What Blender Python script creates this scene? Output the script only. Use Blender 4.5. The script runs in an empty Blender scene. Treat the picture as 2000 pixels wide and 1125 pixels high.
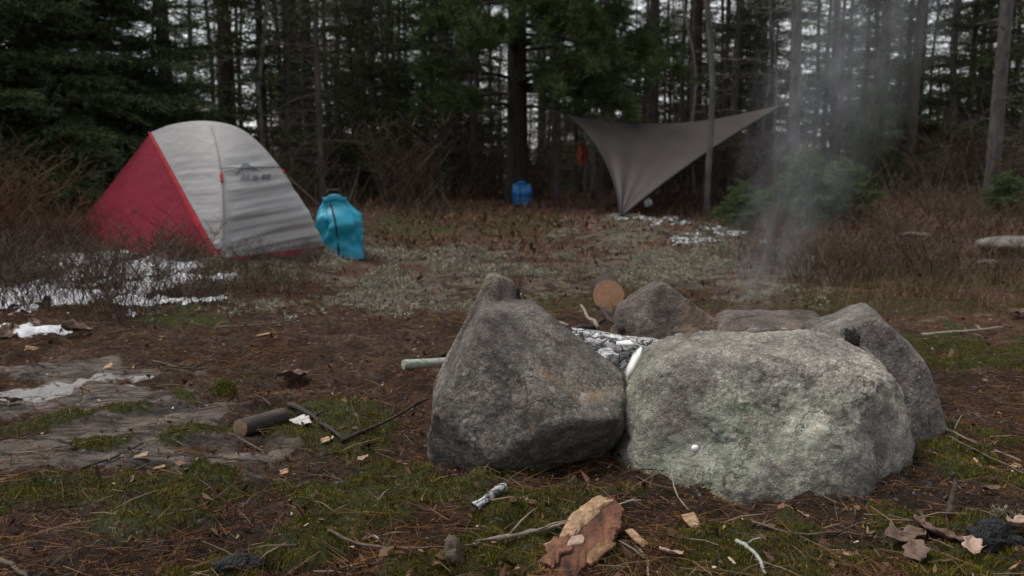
import bpy, bmesh, math, random
import numpy as np
from mathutils import Vector, Matrix
random.seed(7); RNG = np.random.default_rng(11)
S = bpy.context.scene
C = S.collection

# ------------------------------------------------------------------ camera, sky, sun, exposure
CAM_H, FPX, PITCH = 0.75, 1732.0, math.radians(8.15)
cam_d = bpy.data.cameras.new('camera'); cam = bpy.data.objects.new('camera', cam_d); C.objects.link(cam)
cam.location = (0, 0, CAM_H); cam.rotation_euler = (math.pi/2 - PITCH, 0, 0)
cam_d.sensor_width = 36; cam_d.lens = 36*FPX/2000; cam_d.clip_start = 0.05; cam_d.clip_end = 2000
cam_d.dof.use_dof = True; cam_d.dof.focus_distance = 2.15; cam_d.dof.aperture_fstop = 4.5
S.camera = cam
SUN_EL, SUN_AZ = math.radians(73), math.radians(-80)       # soft overcast light, from above and a little from the left
w = bpy.data.worlds.new('World'); S.world = w; w.use_nodes = True
nt = w.node_tree; bg = nt.nodes['Background']
sky = nt.nodes.new('ShaderNodeTexSky'); sky.sky_type = 'NISHITA'; sky.sun_disc = False
sky.sun_elevation = SUN_EL; sky.sun_rotation = math.radians(-100); sky.air_density = 1.0; sky.dust_density = 0.6
hs = nt.nodes.new('ShaderNodeHueSaturation'); hs.inputs['Saturation'].default_value = 0.15
nt.links.new(sky.outputs[0], hs.inputs['Color']); nt.links.new(hs.outputs[0], bg.inputs[0])
bg.inputs[1].default_value = 0.08
sun_d = bpy.data.lights.new('sun', 'SUN'); sun = bpy.data.objects.new('sun', sun_d); C.objects.link(sun)
sun_d.energy = 1.5; sun_d.angle = math.radians(28); sun_d.color = (1.0, 0.94, 0.86)
sv = Vector((-0.40, 0.12, 1.0)).normalized()
sun.rotation_euler = sv.to_track_quat('Z', 'Y').to_euler()
S.view_settings.view_transform = 'Standard'; S.view_settings.look = 'None'
S.view_settings.exposure = 1.15; S.view_settings.gamma = 1.0; S.view_settings.use_curve_mapping = False
S.render.engine = 'CYCLES'
S.cycles.use_denoising = True
S.cycles.max_bounces = 6; S.cycles.diffuse_bounces = 3; S.cycles.glossy_bounces = 2; S.cycles.volume_bounces = 0
S.cycles.volume_step_rate = 2.0; S.cycles.volume_max_steps = 48

# ------------------------------------------------------------------ noise
def _h(i, j, k, s):
    n = (i*374761393 + j*668265263 + k*1274126177 + s*974634777) & 0xffffffff
    n = ((n ^ (n >> 13))*1274126177) & 0xffffffff
    return ((n ^ (n >> 16)) & 0xffff)/65535.0
def vnoise(x, y, z=0.0, s=0):
    x, y, z = np.broadcast_arrays(np.asarray(x, float), np.asarray(y, float), np.asarray(z, float))
    i, j, k = np.floor(x).astype(np.int64), np.floor(y).astype(np.int64), np.floor(z).astype(np.int64)
    fx, fy, fz = x-i, y-j, z-k
    fx, fy, fz = fx*fx*(3-2*fx), fy*fy*(3-2*fy), fz*fz*(3-2*fz)
    def L(a, b, t): return a+(b-a)*t
    def c(a, b, d): return _h(i+a, j+b, k+d, s)
    return L(L(L(c(0,0,0), c(1,0,0), fx), L(c(0,1,0), c(1,1,0), fx), fy), L(L(c(0,0,1), c(1,0,1), fx), L(c(0,1,1), c(1,1,1), fx), fy), fz)*2-1
def fbm(x, y, z=0.0, s=0, o=4, g=.5):
    t, a = 0, 1
    x, y, z = np.asarray(x, float), np.asarray(y, float), np.asarray(z, float)
    for n in range(o):
        t = t + a*vnoise(x, y, z, s+n*17); a *= g; x, y, z = x*2.03+5.1, y*2.03+1.7, z*2.03+9.2
    return t
def smooth(a, b, x):
    t = np.clip((np.asarray(x, float)-a)/(b-a), 0, 1); return t*t*(3-2*t)

# ------------------------------------------------------------------ image point -> place
SA, CA = math.sin(PITCH), math.cos(PITCH)
def ray(px, py):
    a, b = (px-1000)/FPX, (562.5-py)/FPX
    return Vector((a, CA+b*SA, -SA+b*CA))
def pix(px, py, y):
    r = ray(px, py); return Vector((0, 0, CAM_H)) + r*(y/r.y)

def flat(px, py):
    r = ray(px, py); return Vector((0, 0, CAM_H)) + r*(CAM_H/-r.z)
def blobs(lst, x, y, seed, soft=.35, nf=3.0, na=.35):
    m = np.zeros(np.broadcast(x, y).shape)
    n = fbm(np.asarray(x)*nf, np.asarray(y)*nf, 0, seed, 4)
    for px, py, rx, ry in lst:
        c = flat(px, py); d = c.y
        a = rx/FPX*d; b = (flat(px, max(py-ry, 345)).y - flat(px, py+ry).y)/2
        q = np.sqrt(((x-c.x)/a)**2 + ((y-c.y)/b)**2)
        m = np.maximum(m, smooth(1+soft, 1-soft, q + n*na))
    return m
MOSS = [(760,965,230,95),(820,935,140,66),(1000,985,180,44),(620,960,160,50),(1350,1040,200,40),(560,1070,170,60),(1000,1040,300,80),(1500,1060,330,60),(95,815,120,24),(170,945,190,35),(360,632,60,16),(1890,680,130,30),
        (1830,1060,220,80),(1930,900,100,70),(820,440,60,22),(620,800,140,30),(430,745,60,25),(700,850,110,26),(300,1000,200,40),(270,860,90,14),(215,790,60,10)]
SLAB = [(150,762,300,48),(60,870,160,50),(420,840,120,40),(200,725,260,22),(560,860,60,26),(320,830,150,48),(430,885,110,34),(250,800,230,45)]
LICH = [(520,540,220,38),(860,495,150,24),(1230,460,110,36),(1300,520,240,46),(780,560,220,24),(1050,540,220,36),(1880,640,90,18),(640,520,120,24),(1420,480,130,36)]
RUST = [(980,425,320,34),(1700,450,330,60),(1900,500,260,60),(1330,420,160,50)]
GREEN = [(1870,540,220,34),(1620,590,200,28),(1000,450,120,20),(820,440,70,20),(1250,590,200,16)]
WETD = [(300,1010,360,110),(560,830,160,60),(480,920,240,60),(150,1100,300,80),(1300,930,500,60),(1950,1050,130,90)]
SNOW = [(120,585,230,50),(250,620,80,20),(120,590,150,34),(60,560,110,28),(225,612,100,24),(320,528,40,16),(230,520,80,16),(170,560,120,26)]
SNOWT = [(40,757,110,10),(270,736,90,6)]
def H(x, y):
    x, y = np.asarray(x, float), np.asarray(y, float)
    z = .012*fbm(x*3.5, y*3.5, 0, 3, 4) + .03*fbm(x*.9, y*.9, 0, 5, 2)*smooth(1.5, 5, y)
    z = z + .014*fbm(x*13, y*13, 0, 9, 4, .6)*smooth(9, 2, y)
    z = z - .028*smooth(4.2, 3.0, y)
    z = z + smooth(-.9, -1.9, x)*(.17*np.clip((y-3.65)/2.6, 0, 1))*smooth(13, 8, y)
    z = z + .16*smooth(8, 13, y) + .5*smooth(13, 40, y)*smooth(4, -4, x) + .12*smooth(1.5, 5, x)*smooth(5, 9, y)
    z = z - 2.6*smooth(17, 34, y)*smooth(-1, 7, x-.02*y)
    z = z + .07*np.exp(-(((x-1.6)/.8)**2+((y-9.0)/1.0)**2))*(.8+.5*fbm(x*4, y*4, 0, 21, 3))
    return z
def HZ(x, y): return float(H(x, y))
def gp(px, py):
    r = ray(px, py); t = CAM_H/max(-r.z, .02); p = None
    for _ in range(6):
        p = Vector((0, 0, CAM_H)) + r*t
        t = (CAM_H-HZ(p.x, p.y))/max(-r.z, .02)
    p = Vector((0, 0, CAM_H)) + r*t
    return p

# ------------------------------------------------------------------ mesh helpers
class MB:
    def __init__(s): s.V = []; s.F = []
    def add(s, vs, fs):
        o = len(s.V); s.V.extend(vs); s.F.extend(tuple(i+o for i in f) for f in fs)
    def tube(s, pts, rad, n=6, cap=True):
        pts = [Vector(p) for p in pts]; o = len(s.V); m = len(pts)
        ref = Vector((.31, .22, .93))
        for i, p in enumerate(pts):
            d = (pts[min(i+1, m-1)]-pts[max(i-1, 0)])
            d = d.normalized() if d.length > 1e-9 else Vector((0, 0, 1))
            a = d.cross(ref)
            if a.length < .05: a = d.cross(Vector((1, 0, 0)))
            a.normalize(); b = d.cross(a); r = rad[i] if not isinstance(rad, (int, float)) else rad
            for k in range(n):
                t = 2*math.pi*k/n; s.V.append(p + a*(r*math.cos(t)) + b*(r*math.sin(t)))
        for i in range(m-1):
            for k in range(n):
                k2 = (k+1) % n
                s.F.append((o+i*n+k, o+i*n+k2, o+(i+1)*n+k2, o+(i+1)*n+k))
        if cap and n > 2:
            s.F.append(tuple(o+k for k in reversed(range(n)))); s.F.append(tuple(o+(m-1)*n+k for k in range(n)))
    def grid(s, P):                                        # P[i][j] points
        o = len(s.V); a, b = len(P), len(P[0])
        for r in P: s.V.extend(r)
        for i in range(a-1):
            for j in range(b-1): s.F.append((o+i*b+j, o+i*b+j+1, o+(i+1)*b+j+1, o+(i+1)*b+j))
    def build(s, name, mat, parent=None, sm=False, org=None):
        V = s.V if org is None else [Vector(v)-org for v in s.V]
        me = bpy.data.meshes.new(name); me.from_pydata(V, [], s.F)
        return link(name, me, mat, parent, sm, org)
def link(name, me, mat, parent=None, sm=False, org=None):
    if mat: me.materials.append(mat)
    if sm: me.polygons.foreach_set('use_smooth', [True]*len(me.polygons))
    me.update()
    o = bpy.data.objects.new(name, me); C.objects.link(o)
    if org is not None: o.location = org
    if parent: o.parent = parent
    return o
def tri_mesh(name, V, F):
    V = np.asarray(V, np.float32); F = np.asarray(F, np.int32); n = F.shape[1]
    me = bpy.data.meshes.new(name); me.vertices.add(len(V)); me.vertices.foreach_set('co', V.ravel())
    me.loops.add(F.size); me.loops.foreach_set('vertex_index', F.ravel())
    me.polygons.add(len(F)); me.polygons.foreach_set('loop_start', np.arange(0, F.size, n, dtype=np.int32))
    me.update(calc_edges=True); return me
def tag(o, label=None, cat=None, group=None, kind=None):
    if label: o['label'] = label
    if cat: o['category'] = cat
    if group: o['group'] = group
    if kind: o['kind'] = kind
    return o
def empty(name, loc=(0, 0, 0), rz=0):
    o = bpy.data.objects.new(name, None); C.objects.link(o); o.location = loc; o.rotation_euler = (0, 0, rz); o.empty_display_size = .1
    return o
def copy_tree(o, parent=None):
    c = o.copy(); C.objects.link(c); c.parent = parent
    for ch in o.children: copy_tree(ch, c)
    return c

# ------------------------------------------------------------------ materials
def mat(name): 
    m = bpy.data.materials.new(name); m.use_nodes = True; return m, m.node_tree, m.node_tree.nodes['Principled BSDF']
class NT:
    def __init__(s, t): s.t = t
    def n(s, typ, **kw):
        x = s.t.nodes.new('ShaderNode'+typ)
        for k, v in kw.items():
            if k in x.inputs: x.inputs[k].default_value = v
            else: setattr(x, k, v)
        return x
    def l(s, a, b): s.t.links.new(a, b)
    def noise(s, scale, detail=4, vec=None, rough=.6, dist=0):
        x = s.n('TexNoise', Scale=scale, Detail=detail, Roughness=rough, Distortion=dist)
        if vec: s.l(vec, x.inputs['Vector'])
        return x.outputs['Fac']
    def ramp(s, fac, stops):
        x = s.n('ValToRGB'); e = x.color_ramp.elements
        while len(e) < len(stops): e.new(.5)
        for i, (p, c) in enumerate(stops):
            e[i].position = p; e[i].color = (*c, 1) if len(c) == 3 else c
        s.l(fac, x.inputs[0]); return x.outputs[0]
    def mix(s, f, a, b, bt='MIX'):
        x = s.n('MixRGB', blend_type=bt)
        for i, v in ((0, f), (1, a), (2, b)):
            if isinstance(v, (int, float)): x.inputs[i].default_value = v
            elif isinstance(v, tuple): x.inputs[i].default_value = (*v, 1)
            else: s.l(v, x.inputs[i])
        return x.outputs[0]
    def math(s, op, a, b=0.0):
        x = s.n('Math', operation=op)
        for i, v in ((0, a), (1, b)):
            if isinstance(v, (int, float)): x.inputs[i].default_value = v
            else: s.l(v, x.inputs[i])
        return x.outputs[0]
    def coord(s, k='Object'): return s.n('TexCoord').outputs[k]
    def bump(s, h, strength, dist, bsdf):
        x = s.n('Bump', Strength=strength, Distance=dist); s.l(h, x.inputs['Height']); s.l(x.outputs[0], bsdf.inputs['Normal'])
def gray(v): return (v, v, v)

def simple(name, c1, c2, scale=8, rough=.85, bump=0, bscale=60, island=0.0, spec=.3, stretch=None):
    m, t, b = mat(name); N = NT(t); co = N.coord()
    if stretch:
        mp = N.n('Mapping'); mp.inputs['Scale'].default_value = stretch; N.l(co, mp.inputs[0]); co = mp.outputs[0]
    col = N.ramp(N.noise(scale, 5, co), [(.3, c1), (.7, c2)])
    if island:
        g = N.n('NewGeometry').outputs['Random Per Island']
        col = N.mix(1.0, col, N.ramp(g, [(0, gray(1-island)), (1, gray(1+island))]), 'MULTIPLY')
    N.l(col, b.inputs['Base Color']); b.inputs['Roughness'].default_value = rough; b.inputs['Specular IOR Level'].default_value = spec
    if bump: N.bump(N.noise(bscale, 5, co), bump, .01, b)
    return m
def palette(name, cols, rough=.9, spec=.2, nscale=2.0, mixn=.4):
    """colour per loose piece, varied by a broad noise"""
    m, t, b = mat(name); N = NT(t)
    g = N.n('NewGeometry').outputs['Random Per Island']
    k = len(cols); col = N.ramp(g, [(i/max(k-1, 1), c) for i, c in enumerate(cols)])
    nz = N.noise(nscale, 3, N.coord()); col = N.mix(mixn, col, N.ramp(nz, [(.3, gray(.45)), (.7, gray(1.5))]), 'MULTIPLY')
    N.l(col, b.inputs['Base Color']); b.inputs['Roughness'].default_value = rough; b.inputs['Specular IOR Level'].default_value = spec
    return m

def granite(name, base=(.21, .19, .175), lich=0.0, warm=0.0, dark=0.0, top=.0):
    m, t, b = mat(name); N = NT(t); co = N.coord()
    v = N.n('TexVoronoi', Scale=210.0); N.l(co, v.inputs['Vector'])
    sep = N.n('SeparateColor'); N.l(v.outputs['Color'], sep.inputs[0])
    gr = N.ramp(sep.outputs[0], [(0, gray(.18)), (.25, gray(.6)), (.6, gray(1.0)), (.85, gray(1.7)), (1, gray(2.4))])
    col = N.mix(.42, base, gr, 'MULTIPLY')
    big = N.noise(4.6, 6, co, .62, .5)
    col = N.mix(.9, col, N.ramp(big, [(.32, (.36, .32, .32)), (.46, gray(.75)), (.56, gray(1.0)), (.70, (1.55, 1.42, 1.28))]), 'MULTIPLY')
    mid = N.noise(55, 5, co, .72)
    col = N.mix(.55, col, N.ramp(mid, [(.34, gray(.55)), (.5, gray(.95)), (.68, gray(1.35))]), 'MULTIPLY')
    if warm:
        f = N.ramp(N.noise(4.2, 4, co, .6), [(.55, gray(0)), (.68, gray(warm))])
        col = N.mix(f, col, (.26, .16, .10), 'MIX')
    if lich:                                                # green crustose lichen, in patches
        sx_ = N.n('SeparateXYZ'); N.l(co, sx_.inputs[0]); zz = N.ramp(N.math('ADD', N.math('MULTIPLY', sx_.outputs[2], 2.2), .5), [(.02, gray(.25)), (.30, gray(1)), (.62, gray(1)), (.9, gray(.35))])
        f = N.math('MULTIPLY', N.ramp(N.noise(4.6, 6, co, .66, .4), [(.30, gray(0)), (.54, gray(1))]), N.ramp(N.noise(70, 4, co, .75), [(.36, gray(.1)), (.56, gray(1))]))
        f = N.math('MULTIPLY', N.math('MULTIPLY', f, N.math('MULTIPLY', zz, N.ramp(N.math('ADD', N.math('MULTIPLY', sx_.outputs[0], 1.4), .5), [(.35, gray(1)), (.8, gray(.45))]))), lich)
        col = N.mix(f, col, N.ramp(N.noise(16, 5, co, .7), [(.34, (.075, .095, .05)), (.5, (.19, .235, .165)), (.66, (.36, .42, .32))]))
    if dark:                                                # tan stained patch
        f = N.ramp(N.noise(3.6, 5, co, .62), [(.58, gray(0)), (.66, gray(.75))]); col = N.mix(N.math('MULTIPLY', f, N.ramp(mid, [(.35, gray(.2)), (.6, gray(1))])), col, (.30, .205, .13))
    nd = N.n('TexNoise', Scale=14.0, Detail=4.0); N.l(co, nd.inputs['Vector']); v2 = N.n('TexVoronoi', Scale=17.0); N.l(N.mix(.09, co, nd.outputs['Color']), v2.inputs['Vector'])
    pat = N.noise(13, 5, co, .68, .5); col = N.mix(.7, col, N.ramp(pat, [(.36, gray(.45)), (.5, gray(.95)), (.64, gray(1.4))]), 'MULTIPLY')
    sp = N.math('MULTIPLY', N.ramp(N.math('ADD', v2.outputs['Distance'], N.math('MULTIPLY', N.noise(50, 3, co), .35)), [(.30, gray(1)), (.38, gray(0))]), N.ramp(N.noise(5.5, 3, co), [(.5, gray(0)), (.58, gray(.8))]))
    col = N.mix(sp, col, (.36, .35, .32))
    v3 = N.n('TexVoronoi', Scale=3.4, feature='DISTANCE_TO_EDGE'); N.l(N.mix(.22, co, nd.outputs['Color']), v3.inputs['Vector'])
    ck = N.math('MULTIPLY', N.ramp(v3.outputs['Distance'], [(.0, gray(1)), (.016, gray(0))]), N.ramp(N.noise(3.0, 3, co), [(.46, gray(0)), (.56, gray(.8))])); col = N.mix(ck, col, (.03, .026, .023))
    N.l(col, b.inputs['Base Color']); b.inputs['Roughness'].default_value = .88; b.inputs['Specular IOR Level'].default_value = .3
    hgt = N.math('ADD', N.noise(24, 6, co, .74), N.math('MULTIPLY', N.noise(75, 4, co, .75), .5))
    N.bump(hgt, 1.0, .03 if lich else .02, b)
    return m
M = {}
M['granite_green'] = granite('granite_green', (.38, .345, .315), lich=.9)
M['granite_dark'] = granite('granite_dark', (.155, .14, .125), warm=.0, dark=1)
M['granite_warm'] = granite('granite_warm', (.22, .185, .16), warm=.5)
M['granite_sooty'] = granite('granite_sooty', (.15, .125, .11), warm=.45)
M['granite_grey'] = granite('granite_grey', (.21, .19, .175), warm=.3)
M['bark_dark'] = simple('bark_dark', (.034, .028, .024), (.095, .08, .07), 14, .95, .8, 40, stretch=(1, 1, .25))
M['bark_deep'] = simple('bark_deep', (.014, .011, .009), (.042, .033, .027), 14, .95, .8, 40, stretch=(1, 1, .25))
M['bark_grey'] = simple('bark_grey', (.045, .041, .038), (.13, .122, .115), 18, .9, .7, 50, stretch=(1, 1, .35))
M['bark_brown'] = simple('bark_brown', (.03, .022, .018), (.085, .06, .048), 16, .95, .8, 40, stretch=(1, 1, .25))
M['bark_pale'] = simple('bark_pale', (.10, .095, .08), (.22, .21, .18), 18, .9, .5, 50, stretch=(1, 1, .35))
M['needles_fir'] = palette('needles_fir', [(.026, .04, .016), (.054, .076, .030), (.085, .11, .046)], nscale=1.2)
M['needles_pine'] = palette('needles_pine', [(.028, .046, .016), (.056, .086, .028), (.085, .12, .045)], nscale=1.0)
M['needles_spruce'] = palette('needles_spruce', [(.026, .038, .016), (.054, .072, .030), (.09, .112, .05)], nscale=1.1)
M['twig_brown'] = palette('twig_brown', [(.03, .021, .016), (.07, .048, .035), (.13, .098, .075)])
M['twig_red'] = palette('twig_red', [(.035, .018, .012), (.085, .042, .026), (.15, .085, .055)])
M['litter'] = palette('litter', [(.016, .007, .003), (.052, .022, .009), (.105, .045, .016), (.2, .11, .045)], nscale=3, mixn=.8)
M['rust_leaf'] = palette('rust_leaf', [(.026, .012, .008), (.066, .027, .016), (.12, .052, .029), (.17, .10, .065)])
M['moss'] = palette('moss', [(.02, .019, .003), (.07, .066, .007), (.13, .122, .012), (.16, .128, .018)], nscale=9, mixn=.7)
M['lichen'] = palette('lichen', [(.10, .09, .062), (.22, .205, .15), (.38, .37, .29)], nscale=5, mixn=.5)
M['drygrass'] = palette('drygrass', [(.04, .022, .012), (.09, .06, .03), (.17, .13, .07), (.06, .065, .022), (.08, .04, .022)])
M['snow'] = simple('snow', (.40, .415, .46), (.64, .65, .69), 30, .6, .5, 90)
M['twig_mixed'] = palette('twig_mixed', [(.02, .012, .008), (.05, .03, .02), (.10, .065, .04), (.2, .15, .105)])
M['leaf_bits'] = palette('leaf_bits', [(.025, .014, .009), (.06, .032, .02), (.10, .058, .036), (.15, .09, .06)])

# ------------------------------------------------------------------ ground
def axis(fine0, fine1, step, far0, far1, g):
    a = list(np.arange(fine0, fine1, step)); s = step
    while a[-1] < far1: s = min(s*g, 25); a.append(a[-1]+s)
    s = step; l = []; p = fine0
    while p > far0: s = min(s*g, 25); p -= s; l.append(p)
    return np.array(l[::-1]+a)
gx = axis(-2.6, 2.6, .016, -420, 420, 1.045); gy = axis(1.15, 4.2, .016, -30, 900, 1.03)
X, Y = np.meshgrid(gx, gy)
slab = blobs(SLAB, X, Y, 41, .25, 5, .8)*smooth(5, 4, Y); moss = blobs(MOSS, X, Y, 51, .5, 7, .95)
moss = moss*(1-.75*slab*(moss < .7))
Z = H(X, Y); near = smooth(7, 3, Y)
Z = Z*(1-.6*slab) + slab*(.012+.012*fbm(X*1.8, Y*6, 0, 71, 4)+.010*np.floor(2.2*fbm(X*1.5+Y, Y*3.5, 0, 73, 3)))
Z = Z + moss*near*(.016+.010*fbm(X*22, Y*22, 0, 61, 3)) + near*(1-slab)*.007*fbm(X*32, Y*32, 0, 66, 3, .6)
me = tri_mesh('ground', np.stack([X, Y, Z], -1).reshape(-1, 3), (lambda i: np.stack([i[:-1, :-1], i[:-1, 1:], i[1:, 1:], i[1:, :-1]], -1).reshape(-1, 4))(np.arange(X.size).reshape(X.shape)))
def attr(me, name, r, g, b):
    a = me.color_attributes.new(name, 'FLOAT_COLOR', 'POINT')
    a.data.foreach_set('color', np.stack([r, g, b, np.ones_like(r)], -1).astype(np.float32).ravel())
attr(me, 'cover_a', moss, slab, np.clip(blobs(LICH, X, Y, 81, .5, 3, .8), 0, 1))
attr(me, 'cover_b', np.maximum(blobs(RUST, X, Y, 91, .5, 1.2, .6), smooth(10, 13, Y)), blobs(WETD, X, Y, 95, .5, 3, .6)*(1-slab*.6), blobs(GREEN, X, Y, 97, .5, 2, .7))
attr(me, 'cover_c', np.maximum(blobs(SNOWT, X, Y, 99, .3, 9, .8)*slab, 0), X*0, X*0)
m, t, b = mat('forest_soil'); N = NT(t); co = N.coord()
def A(n):
    a = N.n('Attribute', attribute_name=n); s = N.n('SeparateColor'); N.l(a.outputs['Color'], s.inputs[0]); return s.outputs
ca, cb, cc = A('cover_a'), A('cover_b'), A('cover_c')
def edge(f, sc=40, w=.5): # ragged edge for a cover mask
    return N.ramp(N.math('ADD', f, N.math('MULTIPLY', N.math('SUBTRACT', N.noise(sc, 5, co, .7), .5), w*2)), [(.35, gray(0)), (.65, gray(1))])
soil = N.ramp(N.noise(55, 6, co, .75), [(.32, (.006, .0036, .0022)), (.47, (.028, .0145, .0075)), (.58, (.062, .033, .017)), (.74, (.15, .088, .045))])
soil = N.mix(.8, soil, N.ramp(N.noise(6, 5, co), [(.32, gray(.35)), (.68, gray(1.4))]), 'MULTIPLY')
mpr = N.n('Mapping'); mpr.inputs['Scale'].default_value = (.5, 1.4, 1); N.l(co, mpr.inputs[0])
rock = N.ramp(N.noise(11, 8, mpr.outputs[0], .74, 1.0), [(.34, (.016, .012, .010)), (.46, (.055, .045, .039)), (.52, (.12, .098, .084)), (.62, (.165, .135, .115)), (.74, (.36, .34, .32))])
rock = N.mix(.6, rock, N.ramp(N.noise(120, 4, co, .7), [(.3, gray(.55)), (.7, gray(1.35))]), 'MULTIPLY')
green = N.ramp(N.noise(70, 5, co, .7), [(.3, (.008, .008, .003)), (.55, (.034, .036, .006)), (.75, (.08, .076, .012))])
lich = N.ramp(N.noise(38, 6, co, .75), [(.32, (.04, .03, .02)), (.5, (.13, .13, .095)), (.72, (.30, .32, .26))])
rust = N.ramp(N.noise(26, 6, co, .75), [(.3, (.02, .012, .009)), (.5, (.06, .03, .018)), (.72, (.12, .065, .035))])
col = N.mix(edge(cb[0], 14), soil, rust)
col = N.mix(N.math('MULTIPLY', edge(cb[2], 14), .7), col, green)
col = N.mix(N.math('MULTIPLY', edge(N.math('MULTIPLY', ca[2], .62), 6, 1.7), .5), col, lich)
col = N.mix(N.math('MULTIPLY', cb[1], .8), col, N.mix(1.0, col, gray(.33), 'MULTIPLY'))
col = N.mix(edge(ca[1], 9, 1.5), col, N.mix(.75, rock, N.ramp(N.noise(5, 6, mpr.outputs[0], .7), [(.36, gray(.32)), (.5, gray(.8)), (.66, gray(1.2))]), 'MULTIPLY'))
col = N.mix(edge(ca[0], 60, .4), col, green)
col = N.mix(N.math('MULTIPLY', edge(cc[0], 26, 1.4), .75), col, (.36, .35, .35))
N.l(col, b.inputs['Base Color']); b.inputs['Specular IOR Level'].default_value = .25
N.l(N.mix(cb[1], gray(.9), gray(.62)), b.inputs['Roughness'])
N.bump(N.math('ADD', N.noise(60, 8, co, .75), N.math('MULTIPLY', N.noise(9, 3, co), .8)), .8, .02, b)
M['soil'] = m
tag(link('ground', me, m, sm=True), kind='structure')
def top(x, y):                                             # height of the finished sheet at one place
    s = blobs(SLAB, np.array([x]), np.array([y]), 41, .25, 5, .8)*smooth(5, 4, y)
    return float((H(x, y)*(1-.6*s) + s*.012)[0])
# lake behind the trees
mb = MB(); mb.grid([[Vector((x, y, -1.35)) for x in (-700, 700)] for y in (19.5, 900)])
m, t, b = mat('lake_water'); N = NT(t); b.inputs['Base Color'].default_value = (.02, .025, .03, 1); b.inputs['Roughness'].default_value = .12
N.bump(N.noise(3, 3, N.coord()), .15, .05, b)
tag(mb.build('lake', m), kind='structure')

# ------------------------------------------------------------------ boulders of the fire ring
def ico(n):
    bm = bmesh.new(); bmesh.ops.create_icosphere(bm, subdivisions=n, radius=1)
    V = np.array([v.co[:] for v in bm.verts]); F = np.array([[v.index for v in f.verts] for f in bm.faces]); bm.free(); return V, F
ICO = {k: ico(k) for k in (3, 5, 6, 7)}
def boulder(name, label, c, planes, k, mtl, res=6, amp=1.0, seed=0, group='boulders ringing the fire pit', dents=(), low=1.0):
    c = Vector(c); D, F = ICO[res]; D = D/np.linalg.norm(D, axis=1)[:, None]
    s = np.zeros(len(D))
    for n, q in planes:                                     # n = facet direction, q = a point of the facet (or its distance)
        n = Vector(n).normalized(); h = (Vector(q)-c).dot(n) if not isinstance(q, (int, float)) else q
        s += (np.maximum(D @ np.array(n[:]), 0)/max(h, .01))**k
    P = D*(s**(-1/k))[:, None]
    rx = P*4.0+seed
    nn = low*.030*fbm(rx[:, 0], rx[:, 1], rx[:, 2], seed, 3) + .010*fbm(rx[:, 0]*4, rx[:, 1]*4, rx[:, 2]*4, seed+5, 4, .55) + .0022*fbm(rx[:, 0]*22, rx[:, 1]*22, rx[:, 2]*22, seed+9, 3, .6)
    for q, r, a in dents:
        v = P-np.array((Vector(q)-c)[:]); nn = nn - a/amp*np.exp(-(v**2).sum(1)/r**2)
    P = P + D*(nn*amp)[:, None]
    o = link(name, tri_mesh(name, P, F), mtl, sm=True); o.location = c
    return tag(o, label, 'boulder', group)
# front right, the broad lichen-covered one
c = pix(1497, 815, 2.28)
BR = boulder('boulder', 'broad rounded pale granite boulder with green lichen, front right of the fire ring', c, [
    ((-.05, -.74, .67), pix(1480, 748, 2.15)), ((.02, -.985, .10), pix(1490, 855, 1.99)), ((0, -.90, -.42), pix(1490, 985, 1.94)),
    ((-.04, -.10, .99), pix(1430, 664, 2.36)), ((.16, -.12, .98), pix(1600, 670, 2.34)), ((-.98, -.05, .12), pix(1216, 850, 2.25)), ((-.80, 0, .58), pix(1276, 702, 2.34)), ((-.62, -.7, .3), pix(1275, 790, 2.14)),
    ((.98, 0, .08), pix(1778, 870, 2.24)), ((.62, -.1, .76), pix(1728, 696, 2.34)), ((.1, 1, .2), .25), ((0, 0, -1), .27), ((-.7, -.6, -.40), pix(1232, 945, 2.1)), ((.75, -.55, -.35), pix(1760, 965, 2.1)), ((.6, -.75, .25), pix(1690, 790, 2.1))],
    17, M['granite_green'], 7, 1.0, 3, low=.85, dents=[(pix(1610, 765, 2.1), .06, .020), (pix(1340, 880, 2.05), .08, .018), (pix(1720, 860, 2.1), .06, .022), (pix(1500, 800, 2.1), .07, .012), (pix(1420, 950, 2.05), .07, .014)])
# front left, the peaked one
c = pix(1015, 790, 2.36)
boulder('boulder', 'peaked dark granite boulder with a tan stain, front left of the fire ring', c, [
    ((-.30, -.90, .30), pix(925, 760, 2.17)), ((.46, -.40, .79), pix(1105, 725, 2.25)), ((.62, .1, .78), pix(1120, 655, 2.42)), ((.36, -.72, -.60), pix(1115, 838, 2.12)),
    ((-.86, -.05, .50), pix(897, 680, 2.40)), ((-.98, -.05, .10), pix(838, 850, 2.36)), ((.05, -.05, 1), pix(955, 606, 2.38)), ((.97, -.2, .12), pix(1228, 800, 2.40)), ((-.6, -.7, -.35), pix(868, 905, 2.24)),
    ((.05, 1, .1), .20), ((0, 0, -1), .26), ((-.05, -.93, -.36), pix(960, 945, 2.06)), ((.80, -.3, -.5), pix(1190, 880, 2.35)), ((.02, -.97, .2), pix(985, 800, 2.11))],
    48, M['granite_dark'], 7, .6, 17, low=.45)
c = pix(945, 740, 2.66)
boulder('boulder', 'tall leaning slab standing behind the peaked boulder, reddish on its right side', c, [
    ((-.35, -.90, .22), pix(915, 640, 2.52)), ((-.90, .1, .43), pix(886, 680, 2.62)), ((-1, .1, .05), pix(856, 800, 2.62)), ((.42, .05, .90), pix(964, 533, 2.62)), ((.97, -.2, .12), pix(992, 580, 2.62)), ((-.60, 0, .80), pix(922, 545, 2.62)),
    ((0, 1, .1), .12), ((0, 0, -1), .40)], 44, M['granite_warm'], 6, .45, 29, low=.6)
c = pix(1300, 650, 3.15)
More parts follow.
